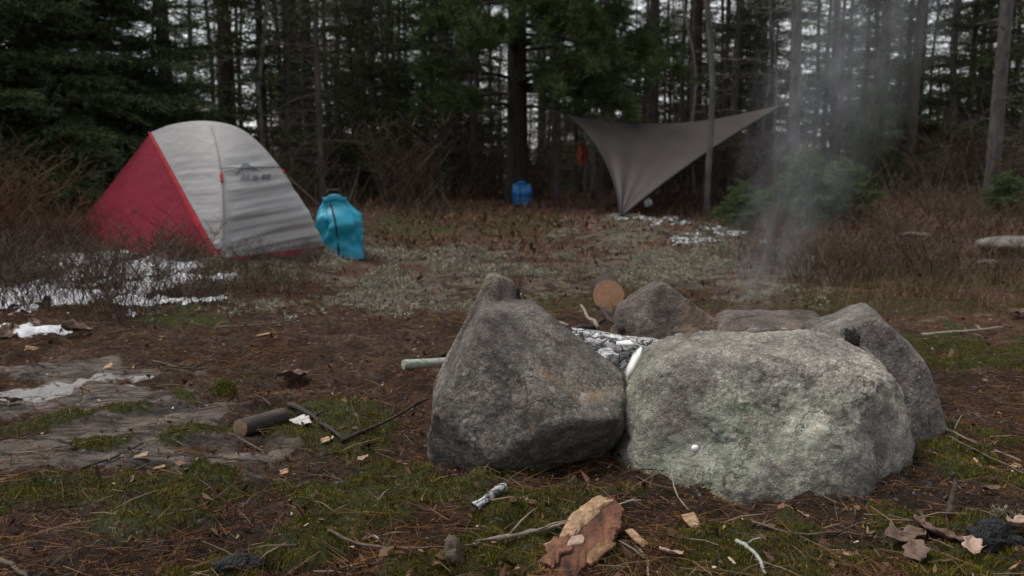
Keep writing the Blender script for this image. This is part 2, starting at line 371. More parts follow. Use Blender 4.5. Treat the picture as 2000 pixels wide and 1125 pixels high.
boulder('boulder', 'sooty pointed boulder at the back of the fire ring, beside the sawn log', c, [
    ((.03, -.93, .36), pix(1300, 610, 3.0)), ((-.58, .1, .81), pix(1240, 581, 3.15)), ((.60, .1, .79), pix(1345, 592, 3.15)), ((-.97, .1, .2), pix(1199, 640, 3.1)), ((.8, .1, .6), pix(1398, 635, 3.15)), ((.05, .1, 1), pix(1290, 549, 3.15)), ((0, 1, .2), .16), ((0, 0, -1), .34), ((-.45, -.85, .3), pix(1225, 620, 3.03))],
    44, M['granite_sooty'], 6, .5, 41, low=.6)
c = pix(1500, 670, 2.95)
boulder('boulder', 'low flat topped boulder at the back of the fire ring, mostly hidden', c, [
    ((0, -.95, .25), pix(1500, 650, 2.82)), ((.0, -.1, 1), pix(1500, 622, 2.95)), ((-.5, -.2, .85), pix(1435, 630, 2.95)), ((.5, -.2, .8), pix(1585, 613, 2.95)), ((1, 0, 0), .20), ((-1, 0, 0.2), pix(1408, 640, 2.95)), ((0, 1, .2), .14), ((0, 0, -1), .34)],
    30, M['granite_sooty'], 6, .4, 53)
c = pix(1715, 780, 2.62)
boulder('boulder', 'big grey slab-sided boulder leaning at the right end of the fire ring', c, [
    ((-.20, -.95, .25), pix(1690, 680, 2.44)), ((-.24, .1, .96), pix(1650, 624, 2.58)), ((.68, -.15, .72), pix(1764, 668, 2.56)), ((.90, -.25, .36), pix(1812, 740, 2.54)), ((.98, -.2, .06), pix(1844, 870, 2.52)), ((-.95, .15, .25), pix(1592, 650, 2.56)), ((0, 1, .2), .2), ((0, 0, -1), .38), ((.42, -.90, .12), pix(1800, 820, 2.38))],
    44, M['granite_grey'], 6, .5, 67, low=.6)

# ------------------------------------------------------------------ tent
def bez(a, b, c, t): return a*(1-t)**2 + b*(2*t*(1-t)) + c*t*t
def crom(K, t):
    n = len(K)-1; f = min(max(t, 0), 1)*n; i = min(int(f), n-1); u = f-i
    p0, p1, p2, p3 = K[max(i-1, 0)], K[i], K[i+1], K[min(i+2, n)]
    return .5*((2*p1)+(p2-p0)*u+(2*p0-5*p1+4*p2-p3)*u*u+(3*p1-p0-3*p2+p3)*u**3)
def fabric(name, c, rough=.6, trans=.0, sc=3):
    m, t, b = mat(name); N = NT(t); co = N.coord()
    N.l(N.mix(.5, c, N.ramp(N.noise(sc, 4, co), [(.3, gray(.75)), (.7, gray(1.15))]), 'MULTIPLY'), b.inputs['Base Color'])
    b.inputs['Roughness'].default_value = rough; b.inputs['Specular IOR Level'].default_value = .35
    N.bump(N.noise(11, 4, co, .6), .25, .03, b)
    return m
M['fly_grey'] = fabric('fly_grey', (.33, .325, .325)); M['fly_red'] = fabric('fly_red', (.25, .010, .032)); M['trim_red'] = fabric('trim_red', (.40, .016, .028))
M['logo'] = fabric('logo', (.13, .145, .165)); M['cord'] = simple('cord', (.10, .06, .05), (.2, .14, .12), 60)
tA = gp(430, 509); tB = gp(633, 499); ab = (tB-tA); nrm = Vector((-ab.y, ab.x, 0)).normalized()
tE = tA+nrm*1.2; tC = tB+nrm*.35; tD = gp(118, 494); mid_y = (tA.y+tE.y)/2
ridge_px = [(295,258,0),(340,242,.1),(400,236,.2),(460,247,.3),(505,278,.42),(550,332,.56),(590,396,.72),(614,446,.86),(633,492,1)]
RK = [pix(a, b_, mid_y+(tB.y+.06-mid_y)*q) for a, b_, q in ridge_px]
def ridge(u): return crom(RK, u)
def foot(u):
    t = max(0, (u-.27)/.73)**.85; p = tA.lerp(tB, t); return p + Vector((0, 0, .015+.05*t))
def fly(u, v, wr=True):                                     # v: 0 at the near hem, 1 at the ridge
    a, c_ = foot(u), ridge(u); mid = (a+c_)*.5
    out = Vector((-nrm.x, -nrm.y, .55)).normalized()
    bul = .09*smooth(0, .35, u)*(1-.6*smooth(.75, 1, u))
    p = bez(a, mid+out*float(bul)*2, c_, v)
    if wr:
        al = (p-tA).dot(ab.normalized()); q = p.z - .16*al + .05*al*al; f = max(0.0, (u-.27)/.73)
        s_ = .55*float(vnoise(al*1.5, q*24, 0, 5)) + .5*float(vnoise(al*2.0+7, q*48, 0, 8)) + .25*math.sin(q*88+2.2*float(vnoise(al*2, q*6, 0, 2)))
        p = p - nrm*(s_*(.019 if u > .27 else .010)*float(smooth(.0, .06, abs(u-.27)))*float(smooth(.86, .6, p.z))*float(smooth(0, .08, u))*(1-.6*float(smooth(.8, 1, u)))*float(smooth(0, .05, v)))
    return p
tent = empty('tent', ((tA+tC)*.5).to_tuple()); TO = tent.location.copy()
def tpart(mb, name, m, sm=True, par=None):
    o = mb.build(name, m, par or tent, sm, None)
    if par is None: o.matrix_parent_inverse = Matrix.Translation(-TO)
    return o
mb = MB(); nu, nv = 70, 170
mb.grid([[fly(i/nu, j/nv) for j in range(nv+1)] for i in range(nu+1)]); fl = tpart(mb, 'fly', M['fly_grey'])
def farfoot(u): return tE.lerp(tC, max(0, (u-.2)/.8))
mb = MB(); mb.grid([[bez(farfoot(i/30), (farfoot(i/30)+ridge(i/30))*.5+Vector((nrm.x, nrm.y, .4))*.15, ridge(i/30), j/24) for j in range(25)] for i in range(31)]); tpart(mb, 'far_fly', M['fly_grey'])
P0 = RK[0]
def vest(s, t):                                            # s along the ground from A to D, t up to the apex
    g = tA.lerp(tD, s); p = g.lerp(P0, t); k = 4*s*(1-s)*t*(1-t)*2
    return p + nrm*(.10*k) + nrm*(.006*float(vnoise(s*9+t*4, t*7, 0, 4)))*k + Vector((0, 0, .02*(1-t)))
mb = MB(); mb.grid([[vest(i/30, j/40) for j in range(41)] for i in range(31)]); ve = tpart(mb, 'vestibule', M['fly_red'])
mb = MB(); mb.grid([[tD.lerp(tE, i/12).lerp(P0, j/16) for j in range(17)] for i in range(13)]); tpart(mb, 'far_vestibule', M['fly_red'])
mb = MB(); tv = (tD-tA).normalized(); off = -nrm*.012
mb.grid([[(fly(0, v, False)+off*(1 if k != 1 else 2.2) + tv*(.012-.075*0) + tv*(k*.026)*(1-.55*v)) for v in [j/40 for j in range(41)]] for k in range(3)]); tpart(mb, 'trim', M['trim_red'], True, ve)
mb = MB(); mb.tube([fly(.265, v, False)-nrm*.008 for v in [j/40 for j in range(40)]], .005, 5); tpart(mb, 'seam', M['fly_grey'], True, fl)
mb = MB()
for v0, v1 in ((.50, .57),): mb.tube([fly(.265, v0+(v1-v0)*j/6, False)-nrm*.014 for j in range(7)], .009, 6)
tpart(mb, 'tab', M['trim_red'], True, fl)
q = ridge(.63); mb = MB(); mb.tube([q+Vector((-.03, -.02, -.005)), q+Vector((.02, -.02, -.005))], .016, 6); tpart(mb, 'tab', M['trim_red'], True, fl)
# bathtub floor under the hem
mb = MB(); z = .075; cs = [tA-nrm*.01, tB-nrm*.01+ab.normalized()*.01, tC, tE]
for i in range(4):
    a, b_ = cs[i], cs[(i+1) % 4]; mb.grid([[a+Vector((0, 0, -.02)), b_+Vector((0, 0, -.02))], [a+nrm*.02*(i == 0)+Vector((0, 0, z*.3)), b_+nrm*.02*(i == 0)+Vector((0, 0, z))]])
tpart(mb, 'floor_tub', M['fly_red'], False)
# printed mark: a peak outline over three letters
def proj(p):
    v = p-Vector((0, 0, CAM_H)); f = v.y*CA-v.z*SA; return 1000+FPX*v.x/f, 562.5-FPX*(v.y*SA+v.z*CA)/f
FU, FV = np.linspace(.26, .97, 140), np.linspace(.25, .999, 140)
FG = np.array([[proj(fly(u, v)) for v in FV] for u in FU])
def mk(x, y):                                               # the place on the near panel that shows at this point of the photograph
    d = ((FG-np.array((x, y)))**2).sum(-1); i, j = np.unravel_index(np.argmin(d), d.shape)
    return fly(FU[i], FV[j]) + Vector((-nrm.x, -nrm.y, .3))*.010
def stroke(mb, pts, wd):
    for (x0, y0), (x1, y1) in zip(pts[:-1], pts[1:]):
        dx, dy = x1-x0, y1-y0; l = math.hypot(dx, dy); nx, ny = -dy/l*wd/2, dx/l*wd/2
        mb.add([mk(x0+nx, y0+ny), mk(x1+nx, y1+ny), mk(x1-nx, y1-ny), mk(x0-nx, y0-ny)], [(0, 1, 2, 3)])
mb = MB(); outl = [(457,346),(462,339),(468,325),(473,317),(477,320),(481,319),(488,324),(497,327),(503,333),(507,336)]; low = [(457,347),(463,340),(470,333),(475,331),(479,330),(483,330),(488,331),(495,332),(502,335),(507,337)]
mb.grid([[mk(*p) for p in outl], [mk(*p) for p in low]]); lg = tpart(mb, 'peak_mark', M['logo'], False, fl)
for pts in ([[(469,352),(474,342),(478,350),(483,342),(485,352)]], [[(503,342),(493,343),(493,346.5),(502,347),(502,351),(492,352)]], [[(512,352),(513,342),(525,342),(525,347),(513,347.5)], [(519,347.5),(527,352)]]):
    mb = MB()
    for s in pts: stroke(mb, s, 3.0)
    tpart(mb, 'letter', M['logo'], False, fl)
mb = MB(); mb.tube([mk(424+6.2*i, 329-.1*i) for i in range(21)], .0035, 5); tpart(mb, 'crossing_seam', M['logo'], True, fl)
g0 = pix(551, 334, ridge(.63).y); g1 = gp(728, 498)
mb = MB(); mb.tube([g0, g1], .0035, 5); tpart(mb, 'guy_line', M['cord'])
mb = MB(); mb.tube([g1+Vector((0, 0, .04)), g1-Vector((.03, 0, .03))], .006, 5); tpart(mb, 'stake', M['cord'])
tag(tent, 'red and grey dome tent with a red vestibule, pitched at the edge of the clearing', 'tent')

# ------------------------------------------------------------------ dry bags
M['bag_blue'] = fabric('bag_blue', (.014, .25, .37), .45); M['bag_deep'] = fabric('bag_deep', (.01, .12, .32), .5); M['bag_orange'] = fabric('bag_orange', (.22, .045, .016), .5)
M['strap'] = simple('strap', (.012, .012, .013), (.03, .03, .03), 40)
def bag(name, label, base, w, d, h, m, rz=0, seed=0, tilt=0.0, lump=.03, group=None, neck=.45):
    root = empty(name, base, rz); nz, na = 40, 56; P = []
    for i in range(nz+1):
        t = i/nz; row = []
        prof = (1-.12*(1-t)**4) * (1-smooth(.72, 1.0, t)*neck); dd = d*(1-.86*float(smooth(.62, 1.0, t)))
        for k in range(na+1):
            a = 2*math.pi*k/na; ca_, sa_ = math.cos(a), math.sin(a); e = .55
            x = w/2*float(prof)*math.copysign(abs(ca_)**e, ca_); y = dd/2*math.copysign(abs(sa_)**e, sa_)
            n = float(fbm(ca_*1.3+seed, sa_*1.3, t*3.2, seed, 3))*lump + lump*.5*float(vnoise(ca_*3, sa_*3+t*9, t*4+seed, seed+3))
            r = 1+n/max(w/2, .01)
            row.append(Vector((x*r+tilt*t*t*h, y*r, t*h*(1+.03*math.sin(a*2+seed)))))
        P.append(row)
    mb = MB(); mb.grid(P); mb.add([Vector((0, 0, 0))], []); mb.build('sack', m, root, True)
    mb = MB(); tp = P[-1]; cx = tilt*h
    pts = [Vector((cx+w*.27*s_, .0, h*1.0+.02*(1-abs(s_)))) for s_ in (-1, -.5, 0, .5, 1)]
    mb.tube(pts, [d*.10, d*.13, d*.13, d*.13, d*.10], 10); rl = mb.build('roll_top', m, root, True)
    mb = MB(); mb.tube([Vector((cx-w*.24, 0, h+.02)), Vector((cx-w*.12, -.02, h+.075)), Vector((cx+w*.1, -.02, h+.075)), Vector((cx+w*.24, 0, h+.02))], .010, 6); mb.build('buckle_strap', M['strap'], rl, True)
    mb = MB(); mb.tube([P[i][int(na*.75)]+Vector((-w*.12, -.004, 0)) for i in range(1, nz-1)], .006, 6); mb.build('side_strap', M['strap'], root)
    tag(root, label, 'dry bag', group); return root
p = gp(664, 502); bag('dry_bag', 'bright turquoise roll-top dry bag standing beside the tent', (p.x, p.y+.12, HZ(p.x, p.y)-.02), .30, .22, .42, M['bag_blue'], .25, 3, -.12, .035)
p = pix(1019, 399, 12.2); bag('dry_bag', 'deep blue dry bag at the foot of the big pine', (p.x, p.y, p.z), .27, .18, .28, M['bag_deep'], .1, 8, 0, .015, None, .06)
p = pix(1137, 322, 11.9); root = bag('dry_bag', 'small orange stuff sack hanging at the left corner of the tarp', p.to_tuple(), .15, .12, .27, M['bag_orange'], .3, 12, 0, .02)
mb = MB(); mb.tube([Vector((0, 0, .30)), Vector((-.05, .02, .62))], .004, 5); mb.build('hanging_cord', M['cord'], root)

# ------------------------------------------------------------------ tarp
M['tarp'] = fabric('tarp', (.044, .035, .034), .7, 0, 2)
tL, tR, tF, tK = pix(1102, 222, 11.5), pix(1533, 203, 12.0), pix(1212, 423, 9.5), Vector((3.0, 14.6, .75))
def rid(s): return tL.lerp(tR, s) + Vector((0, 0, -.20*4*s*(1-s)*(1-.25*s)))
def tarp_pt(s, t, F, left, right):
    p = rid(s).lerp(F, t); k = 4*t*(1-t)*.5
    p = p + (left*(1-s)**1.5 + right*s**1.5)*k
    fold = .028*math.sin((s*1.4+t*.2)*22)*math.exp(-s*5)*smooth(0, .2, t)+.018*float(vnoise(s*3.2, t*3.2, 0, 31))
    return p + Vector((0, -float(fold), float(fold)*.5))
tp_ = empty('tarp', (tF.x, tF.y, HZ(tF.x, tF.y))); 
def world_child(mb, name, m, par, sm=True):
    o = mb.build(name, m, par, sm); o.matrix_parent_inverse = Matrix.Translation(-par.location); return o
mb = MB(); mb.grid([[tarp_pt(i/60, j/40, tF, Vector((.30, 0, .06)), Vector((-.12, 0, .06))) for j in range(41)] for i in range(61)]); world_child(mb, 'near_half', M['tarp'], tp_)
mb = MB(); mb.grid([[tarp_pt(i/30, j/24, tK, Vector((.4, 0, .1)), Vector((-.3, 0, .1)))+Vector((0, .004, -.004)) for j in range(25)] for i in range(31)]); world_child(mb, 'far_half', M['tarp'], tp_)
mb = MB(); mb.tube([tarp_pt(0, j/20, tF, Vector((.30, 0, .06)), Vector()) + Vector((0, -.006, 0)) for j in range(21)], .008, 5); world_child(mb, 'edge_hem', M['strap'], tp_)
mb = MB(); mb.tube([tarp_pt(1, j/20, tF, Vector((.30, 0, .06)), Vector((-.12, 0, .06))) + Vector((0, .004, -.008)) for j in range(21)], .012, 5); world_child(mb, 'edge_hem', M['strap'], tp_)
mb = MB(); mb.tube([tL, pix(1050, 207, 11.9)], .004, 5); world_child(mb, 'guy_line', M['cord'], tp_)
mb = MB(); mb.tube([tR, pix(1547, 198, 12.0)], .005, 5); world_child(mb, 'guy_line', M['cord'], tp_)
mb = MB(); mb.tube([tF, Vector((tF.x-.02, tF.y-.10, HZ(tF.x, tF.y)-.03))], .005, 5); world_child(mb, 'guy_line', M['cord'], tp_)
tag(tp_, 'grey brown tarp stretched between two trees with one corner tied to the ground', 'tarp')

# ------------------------------------------------------------------ trees
def unit(a): return a/np.maximum(np.linalg.norm(a, axis=-1, keepdims=True), 1e-9)
def spikes(P, D, L, W):
    """one thin triangle per needle"""
    n = len(P); s = unit(np.cross(D, RNG.normal(size=(n, 3))))*np.asarray(W).reshape(-1, 1)*np.ones((n, 1))
    V = np.empty((n, 3, 3)); V[:, 0] = P-s; V[:, 1] = P+s; V[:, 2] = P+D*np.asarray(L).reshape(-1, 1)
    return V.reshape(-1, 3)
def spike_obj(name, V, m, parent=None):
    V = np.concatenate(V) if isinstance(V, list) else V
    return link(name, tri_mesh(name, V, np.arange(len(V)).reshape(-1, 3)), m, parent)
def trunk_line(h, lean, wob, seed, n=14):
    r = random.Random(seed); ph = [r.uniform(0, 6.3) for _ in range(4)]; la = r.uniform(0, 6.3)
    def f(z):
        t = z/h
        return Vector((lean*z*math.cos(la)+wob*math.sin(t*5+ph[0])*t+wob*.3*math.sin(t*17+ph[1])*min(1, t*4), lean*z*math.sin(la)+wob*math.sin(t*4+ph[2])*t+wob*.3*math.sin(t*15+ph[3])*min(1, t*4), z))
    return f
def dead_limb(mb, p, az, L, r0, rnd, up=.0, twigs=5, n=4):
    d = Vector((math.cos(az), math.sin(az), up)); sag = rnd.uniform(-.25, .12); k = rnd.uniform(-.3, .3)
    side = Vector((-math.sin(az), math.cos(az), 0)); pts = []
    for i in range(6):
        s = i/5; pts.append(p + d*(L*s) + side*(k*L*s*s) + Vector((0, 0, sag*L*s*s + rnd.uniform(-.02, .02)*L)))
    mb.tube(pts, [r0*(1-.75*i/5) for i in range(6)], n, False)
    for _ in range(twigs):
        s = rnd.uniform(.25, 1); i = min(int(s*5), 4); q = pts[i].lerp(pts[i+1], s*5-i)
        tl = L*rnd.uniform(.15, .4)*(1.2-s*.5); ta = az+rnd.choice((-1, 1))*rnd.uniform(.4, 1.1)
        e = q+Vector((math.cos(ta)*tl, math.sin(ta)*tl, rnd.uniform(-.35, .25)*tl)); m_ = q.lerp(e, .5)+Vector((0, 0, rnd.uniform(-.04, .04)))
        mb.tube([q, m_, e], [r0*.4, r0*.3, r0*.15], 3, False)
        for _k in range(2):
            f = m_.lerp(e, rnd.random()); a2 = ta+rnd.uniform(-1, 1)
            mb.tube([f, f+Vector((math.cos(a2), math.sin(a2), rnd.uniform(-.4, .4)))*tl*.4], [r0*.22, r0*.1], 3, False)
def fir_sprays(out, wood, f, z0, z1, rmax, nbr, rnd, step=.06, nl=.045, nw=.005, droop=.35, lift=.15, pw=.8, per=2, tip=.12, fork=.33, top_=None):
    for _ in range(nbr):
        u = rnd.random()**1.15; z = z0+(z1-z0)*u; L = (rmax*(1-u)**pw+tip)*rnd.uniform(.65, 1.1); az = rnd.uniform(0, 6.283)
        p0 = f(z); d = np.array((math.cos(az), math.sin(az), 0)); sd = np.array((-d[1], d[0], 0)); lf = lift+rnd.uniform(-.28, .38)+.5*u; kz = rnd.uniform(-.4, .4)
        S_ = np.arange(.12*L, L, step)
        if len(S_) == 0: continue
        def ax(s): 
            t = s/L; return np.array(p0)+d*s[..., None]+sd*(kz*L*t*t)[..., None]+np.array((0, 0, 1.))*(L*(lf*t-droop*t*t))[..., None]
        if wood is not None:
            q = ax(np.linspace(0, L, 5)); wood.tube([Vector(v) for v in q], [.011*L/(1+i)+.003 for i in range(5)], 3, False)
        for sgn in (-1, 1, 0):
            if sgn == 0: tw = [(np.array(p0)+d*.1*L, None)]
            base = ax(S_); 
            if sgn:
                tl = np.minimum(fork*(L-S_)*1.3+.05, .5)*RNG.uniform(.6, 1.15, len(S_)); ang = RNG.uniform(.7, 1.1, len(S_))*sgn
                td = d*np.cos(ang)[:, None]+sd*np.sin(ang)[:, None]; td[:, 2] += RNG.uniform(-.55, .35, len(S_))*(1 if step > .1 else .6)+(lf-2*droop*S_/L)*.4
                m_ = np.maximum((tl/(step*.5)).astype(int), 1); idx = np.repeat(np.arange(len(S_)), m_); w_ = np.concatenate([np.linspace(.1, 1, k) for k in m_])
                P = base[idx]+td[idx]*(tl[idx]*w_)[:, None]; D = td[idx]; P[:, 2] -= .12*(tl[idx]*w_**2)
            else: P = base; D = np.repeat(d[None], len(S_), 0)
            P = np.repeat(P, per, 0); D = np.repeat(D, per, 0)
            D = unit(unit(D)*.8+RNG.normal(size=D.shape)*.45)
            out.append(spikes(P+RNG.normal(size=P.shape)*.008, D, nl*RNG.uniform(.7, 1.3, len(P)), nw))
            if top_ is not None and sgn: top_.append(base + td*(tl*.5)[:, None])
def trunk_mesh(h, r, f, limbs, rnd, z0=.5, z1=5.5, ll=1.0, n=10, twigs=5):
    mb = MB(); zs = [0, .12, .4] + [.4+(h-.4)*(i/14) for i in range(1, 15)]
    mb.tube([f(z)+Vector((0, 0, -.25 if z == 0 else 0)) for z in zs], [r*(1.35 if z == 0 else 1.15 if z < .2 else 1)*(1-.9*(z/h)**.9)+.004 for z in zs], n)
    for _ in range(limbs):
        z = rnd.uniform(z0, z1); dead_limb(mb, f(z), rnd.uniform(0, 6.28), ll*rnd.uniform(.3, 1.1), .006+.007*rnd.random(), rnd, rnd.uniform(-.2, .35), twigs)
    return mb
def forest_tree(seed, h, r, bark, limbs, cz, cr, nbr, ndl, lean=.01, wob=.08, ll=1.0, z0=.5):
    rnd = random.Random(seed); f = trunk_line(h, lean, wob, seed); root = empty('forest_tree')
    mb = trunk_mesh(h, r, f, limbs, rnd, z0, min(h*.6, 6.5), ll)
    out = []
    if nbr: fir_sprays(out, mb, f, cz, h, cr, nbr, rnd, .11, .085, .011, .3, .1, .7, 2)
    mb.build('trunk', M[bark], root, True)
    if nbr: spike_obj('crown', out, M[ndl], root)
    return root
def young_fir(seed, h, rmax, nbr, ndl, z0=.15, bark='bark_dark', step=.06, per=2, snow=False, nl=.05, nw=.005):
    rnd = random.Random(seed); f = trunk_line(h, .01, .03, seed); root = empty('young_fir'); mb = MB()
    mb.tube([f(h*i/8)+Vector((0, 0, -.1 if i == 0 else 0)) for i in range(9)], [h*.012*(1-.85*i/8)+.004 for i in range(9)], 7)
    out, tp = [], ([] if snow else None); fir_sprays(out, mb, f, z0, h, rmax, nbr, rnd, step, nl, nw, top_=tp, per=per)
    mb.build('trunk', M[bark], root, True); spike_obj('crown', out, M[ndl], root)
    return root, tp
FT = [forest_tree(100, 12, .085, 'bark_dark', 34, 3.2, 1.5, 32, 'needles_spruce'), forest_tree(101, 11, .06, 'bark_dark', 58, 3.8, 1.2, 26, 'needles_spruce', .02),
      forest_tree(102, 13, .11, 'bark_brown', 26, 4.0, 1.8, 32, 'needles_pine'), forest_tree(103, 11, .085, 'bark_grey', 40, 4.2, 1.3, 26, 'needles_fir', .003, .05),
      forest_tree(104, 9, .042, 'bark_dark', 48, 2.4, .9, 28, 'needles_fir', .02, .12, .9), forest_tree(105, 8, .035, 'bark_pale', 26, 4, .8, 0, 'needles_fir', .05, .25, .9),
      forest_tree(106, 7, .028, 'bark_grey', 46, 4, .8, 0, 'needles_fir', .04, .3, 1.0, .8), forest_tree(107, 12, .075, 'bark_dark', 46, 1.8, 1.4, 50, 'needles_fir', .01)]
YF = [young_fir(201, 3.4, 1.05, 95, 'needles_fir')[0], young_fir(202, 2.2, .8, 70, 'needles_fir')[0], young_fir(203, 5.2, 1.4, 110, 'needles_spruce', .3, step=.075, nl=.06, nw=.007)[0], young_fir(204, 1.0, .62, 90, 'needles_pine', .04, step=.045, per=3)[0]]
SAP = forest_tree(108, 7, .03, 'bark_grey', 9, 4, .8, 0, 'needles_fir', .012, .12, 1.0, 1.2)
used = set()
def place(proto, px, d, sc=1.0, rz=None, label=None, cat='tree', group=None, name=None, sz=None, x=None):
    o = proto if id(proto) not in used else copy_tree(proto)
    used.add(id(proto))
    xx = (px-1000)/FPX*d*1.0 if x is None else x
    o.location = (xx, d, HZ(xx, d)-.03); o.rotation_euler = (0, 0, random.uniform(0, 6.28) if rz is None else rz); o.scale = (sc, sc, sz or sc)
    tag(o, label, cat, group)
    return o
# -- trees that stand out
G1 = 'trees at the edge of the clearing'
KEY = [(3,1542,11.9,.93,'grey slender trunk holding the right corner of the tarp'),(6,1379,10.6,1.2,'thin grey sapling crossing in front of the tarp'),
       (3,1932,12.2,1.12,'stout grey trunk with bare limbs near the right edge of the picture'),(0,1768,14.0,.9,'straight dark trunk left of the stout grey trunk'),
       (2,455,13.5,1.05,'reddish brown pine trunk rising behind the top of the tent'),(0,334,12.8,1.3,'dark thick trunk just above the peak of the red vestibule'),
       (0,1266,15.5,1.2,'dark trunk rising behind the middle of the tarp'),(2,1352,16,1.0,'brownish trunk behind the thin sapling at the tarp'),
       (1,1850,15.5,1.1,'dark trunk between the stout grey trunk and its straight neighbour'),(1,1700,16.5,1.0,'dark trunk rising from behind the small green fir at right'),
       (5,1160,14.5,1.2,'pale leaning birch stem behind the left corner of the tarp'),(5,528,12.9,1.1,'pale crooked stem right of the reddish brown pine trunk'),
       (4,571,13.2,1.2,'thin dark trunk above the right shoulder of the tent'),(4,630,11.6,1.0,'thin dark trunk behind the turquoise dry bag'),
       (1,1620,15,1.0,'dark trunk right of the grey trunk that holds the tarp'),(4,1985,14,1.1,'dark slim trunk at the right border of the picture')]
for i, px, d, sc, lb in KEY: place(SAP if i == 6 else FT[i], px, d, sc, None, lb, 'tree', G1)
# -- the rest of the wood
rr = random.Random(5)
LOOK = ['dark spruce trunk', 'slender dark trunk', 'brown pine trunk', 'grey trunk', 'thin dark trunk', 'pale crooked stem', 'thin grey bare sapling', 'bushy dark conifer']
FLOOK = ['conical young fir', 'short young fir', 'tall young spruce', 'low pine seedling']
PLACES = [(-9999, 0, 'off the left edge of the frame'), (0, 170, 'above the red brush at far left'), (170, 330, 'behind the tent vestibule'), (330, 480, 'behind the tent top'), (480, 640, 'right of the tent top'), (640, 780, 'right of the turquoise bag'), (780, 930, 'left of the big white pine'), (930, 1110, 'beside the big white pine'),
          (1110, 1240, 'behind the tarp left corner'), (1240, 1400, 'behind the middle of the tarp'), (1400, 1560, 'behind the tarp right corner'), (1560, 1700, 'above the low pine bush'), (1700, 1850, 'above the rusty bank'), (1850, 2000, 'around the stout grey trunk'), (2000, 9999, 'off the right edge of the frame')]
def lab(look, px, d):
    pl = next(p for a, b_, p in PLACES if a <= px < b_)
    dp = 'in the front row' if d < 17 else 'farther back' if d < 24 else 'deep in the wood'
    l = f'{look} {dp}, {pl}'; return l, l
bands = [(-350, 640, 'slim trunk in the dark wood behind the tent', 'trunks in the wood behind the tent', 62), (640, 1110, 'slim trunk in the dark wood around the big pine', 'trunks in the wood around the big pine', 48),
         (1110, 1560, 'slim trunk in the wood behind the tarp', 'trunks in the wood behind the tarp', 50), (1560, 2350, 'slim trunk in the open wood right of the tarp', 'trunks in the wood at the right', 58), (2350, 2800, '', '', 14), (-700, -350, '', '', 12)]
for x0, x1, lb, g, n in bands:
    for k in range(n):
        d = 13.5+22*rr.random()**1.2; px = rr.uniform(x0, x1)
        i = rr.choice((0, 1, 1, 3, 4, 4, 4, 5, 6, 6, 7, 7, 7) if px > 1110 else (0, 1, 1, 2, 3, 4, 4, 4, 5, 6, 6, 7, 7)); lb, g = lab(LOOK[i], px, d)
        place(FT[i], px, d, rr.uniform(.7, 1.05)*(.82 if px > 1110 else 1), None, lb, 'tree', g)
for x0, x1, lb, g, n, dm in [(-350, 640, 'young fir in the undergrowth behind the tent', 'young firs behind the tent', 24, 13), (640, 1110, 'young fir in the undergrowth around the big pine', 'young firs around the big pine', 20, 14), (1110, 1560, 'young fir in the undergrowth behind the tarp', 'young firs behind the tarp', 26, 15), (1600, 2350, 'young fir in the undergrowth at the right of the wood', 'young firs at the right', 38, 14.5)]:
    for k in range(n):
        d = dm+17*rr.random(); i = rr.choice((0, 0, 1, 2, 2)); px = rr.uniform(x0, x1); lb, g = lab(FLOOK[i], px, d)
        place(YF[i], px, d, rr.uniform(.8, 1.25), None, lb, 'tree', g)
# -- single small firs
place(YF[0], 1690, 13.2, .62, None, 'small dark green fir standing alone right of the tarp', 'tree')
for px, d, sc, lb in [(1570, 9.3, .80, 'low bushy green pine right of the tarp, its left half'), (1650, 9.6, .66, 'low bushy green pine right of the tarp, its right half'), (1450, 8.9, .5, 'pale dusty green young pine half hidden by the smoke'), (1960, 9.6, .5, 'little green fir seedling at the right edge of the picture')]:
    o = place(YF[3], px, d, sc, None, lb, 'bush'); o.name = 'pine_bush'
BS, _t = young_fir(311, 6.0, 1.9, 190, 'needles_spruce', .25, step=.06, nl=.06, nw=.0065, per=3)
for px, d, sc, lb in [(-10, 9.9, 1.0, 'spruce with drooping boughs at the far left above the red brush'), (235, 11.0, .95, 'spruce with dense dark boughs left of the tent peak'), (160, 12.5, 1.0, 'dark spruce between the snow-dusted one and the dense one')]:
    o = place(BS, px, d, sc, None, lb, 'tree'); o.name = 'spruce_tree'
o, tp = young_fir(310, 5.5, 1.7, 170, 'needles_spruce', .5, step=.06, snow=True, nl=.06, nw=.0065, per=3); o.name = 'spruce_tree'
x = (95-1000)/FPX*10.2; o.location = (x, 10.2, HZ(x, 10.2)); tag(o, 'snow-dusted spruce in the top left corner of the picture', 'tree')
P = np.concatenate(tp); P = P[(P[:, 2] > 1.6) & (RNG.random(len(P)) < .035)]; P = np.repeat(P, 10, 0)+RNG.normal(size=(len(P)*10, 3))*(.045, .045, .006)
D = unit(RNG.normal(size=P.shape)*(1, 1, .12)); tag(spike_obj('snow_load', spikes(P+(0, 0, .015), D, .05, .012), M['snow'], o), kind='stuff')
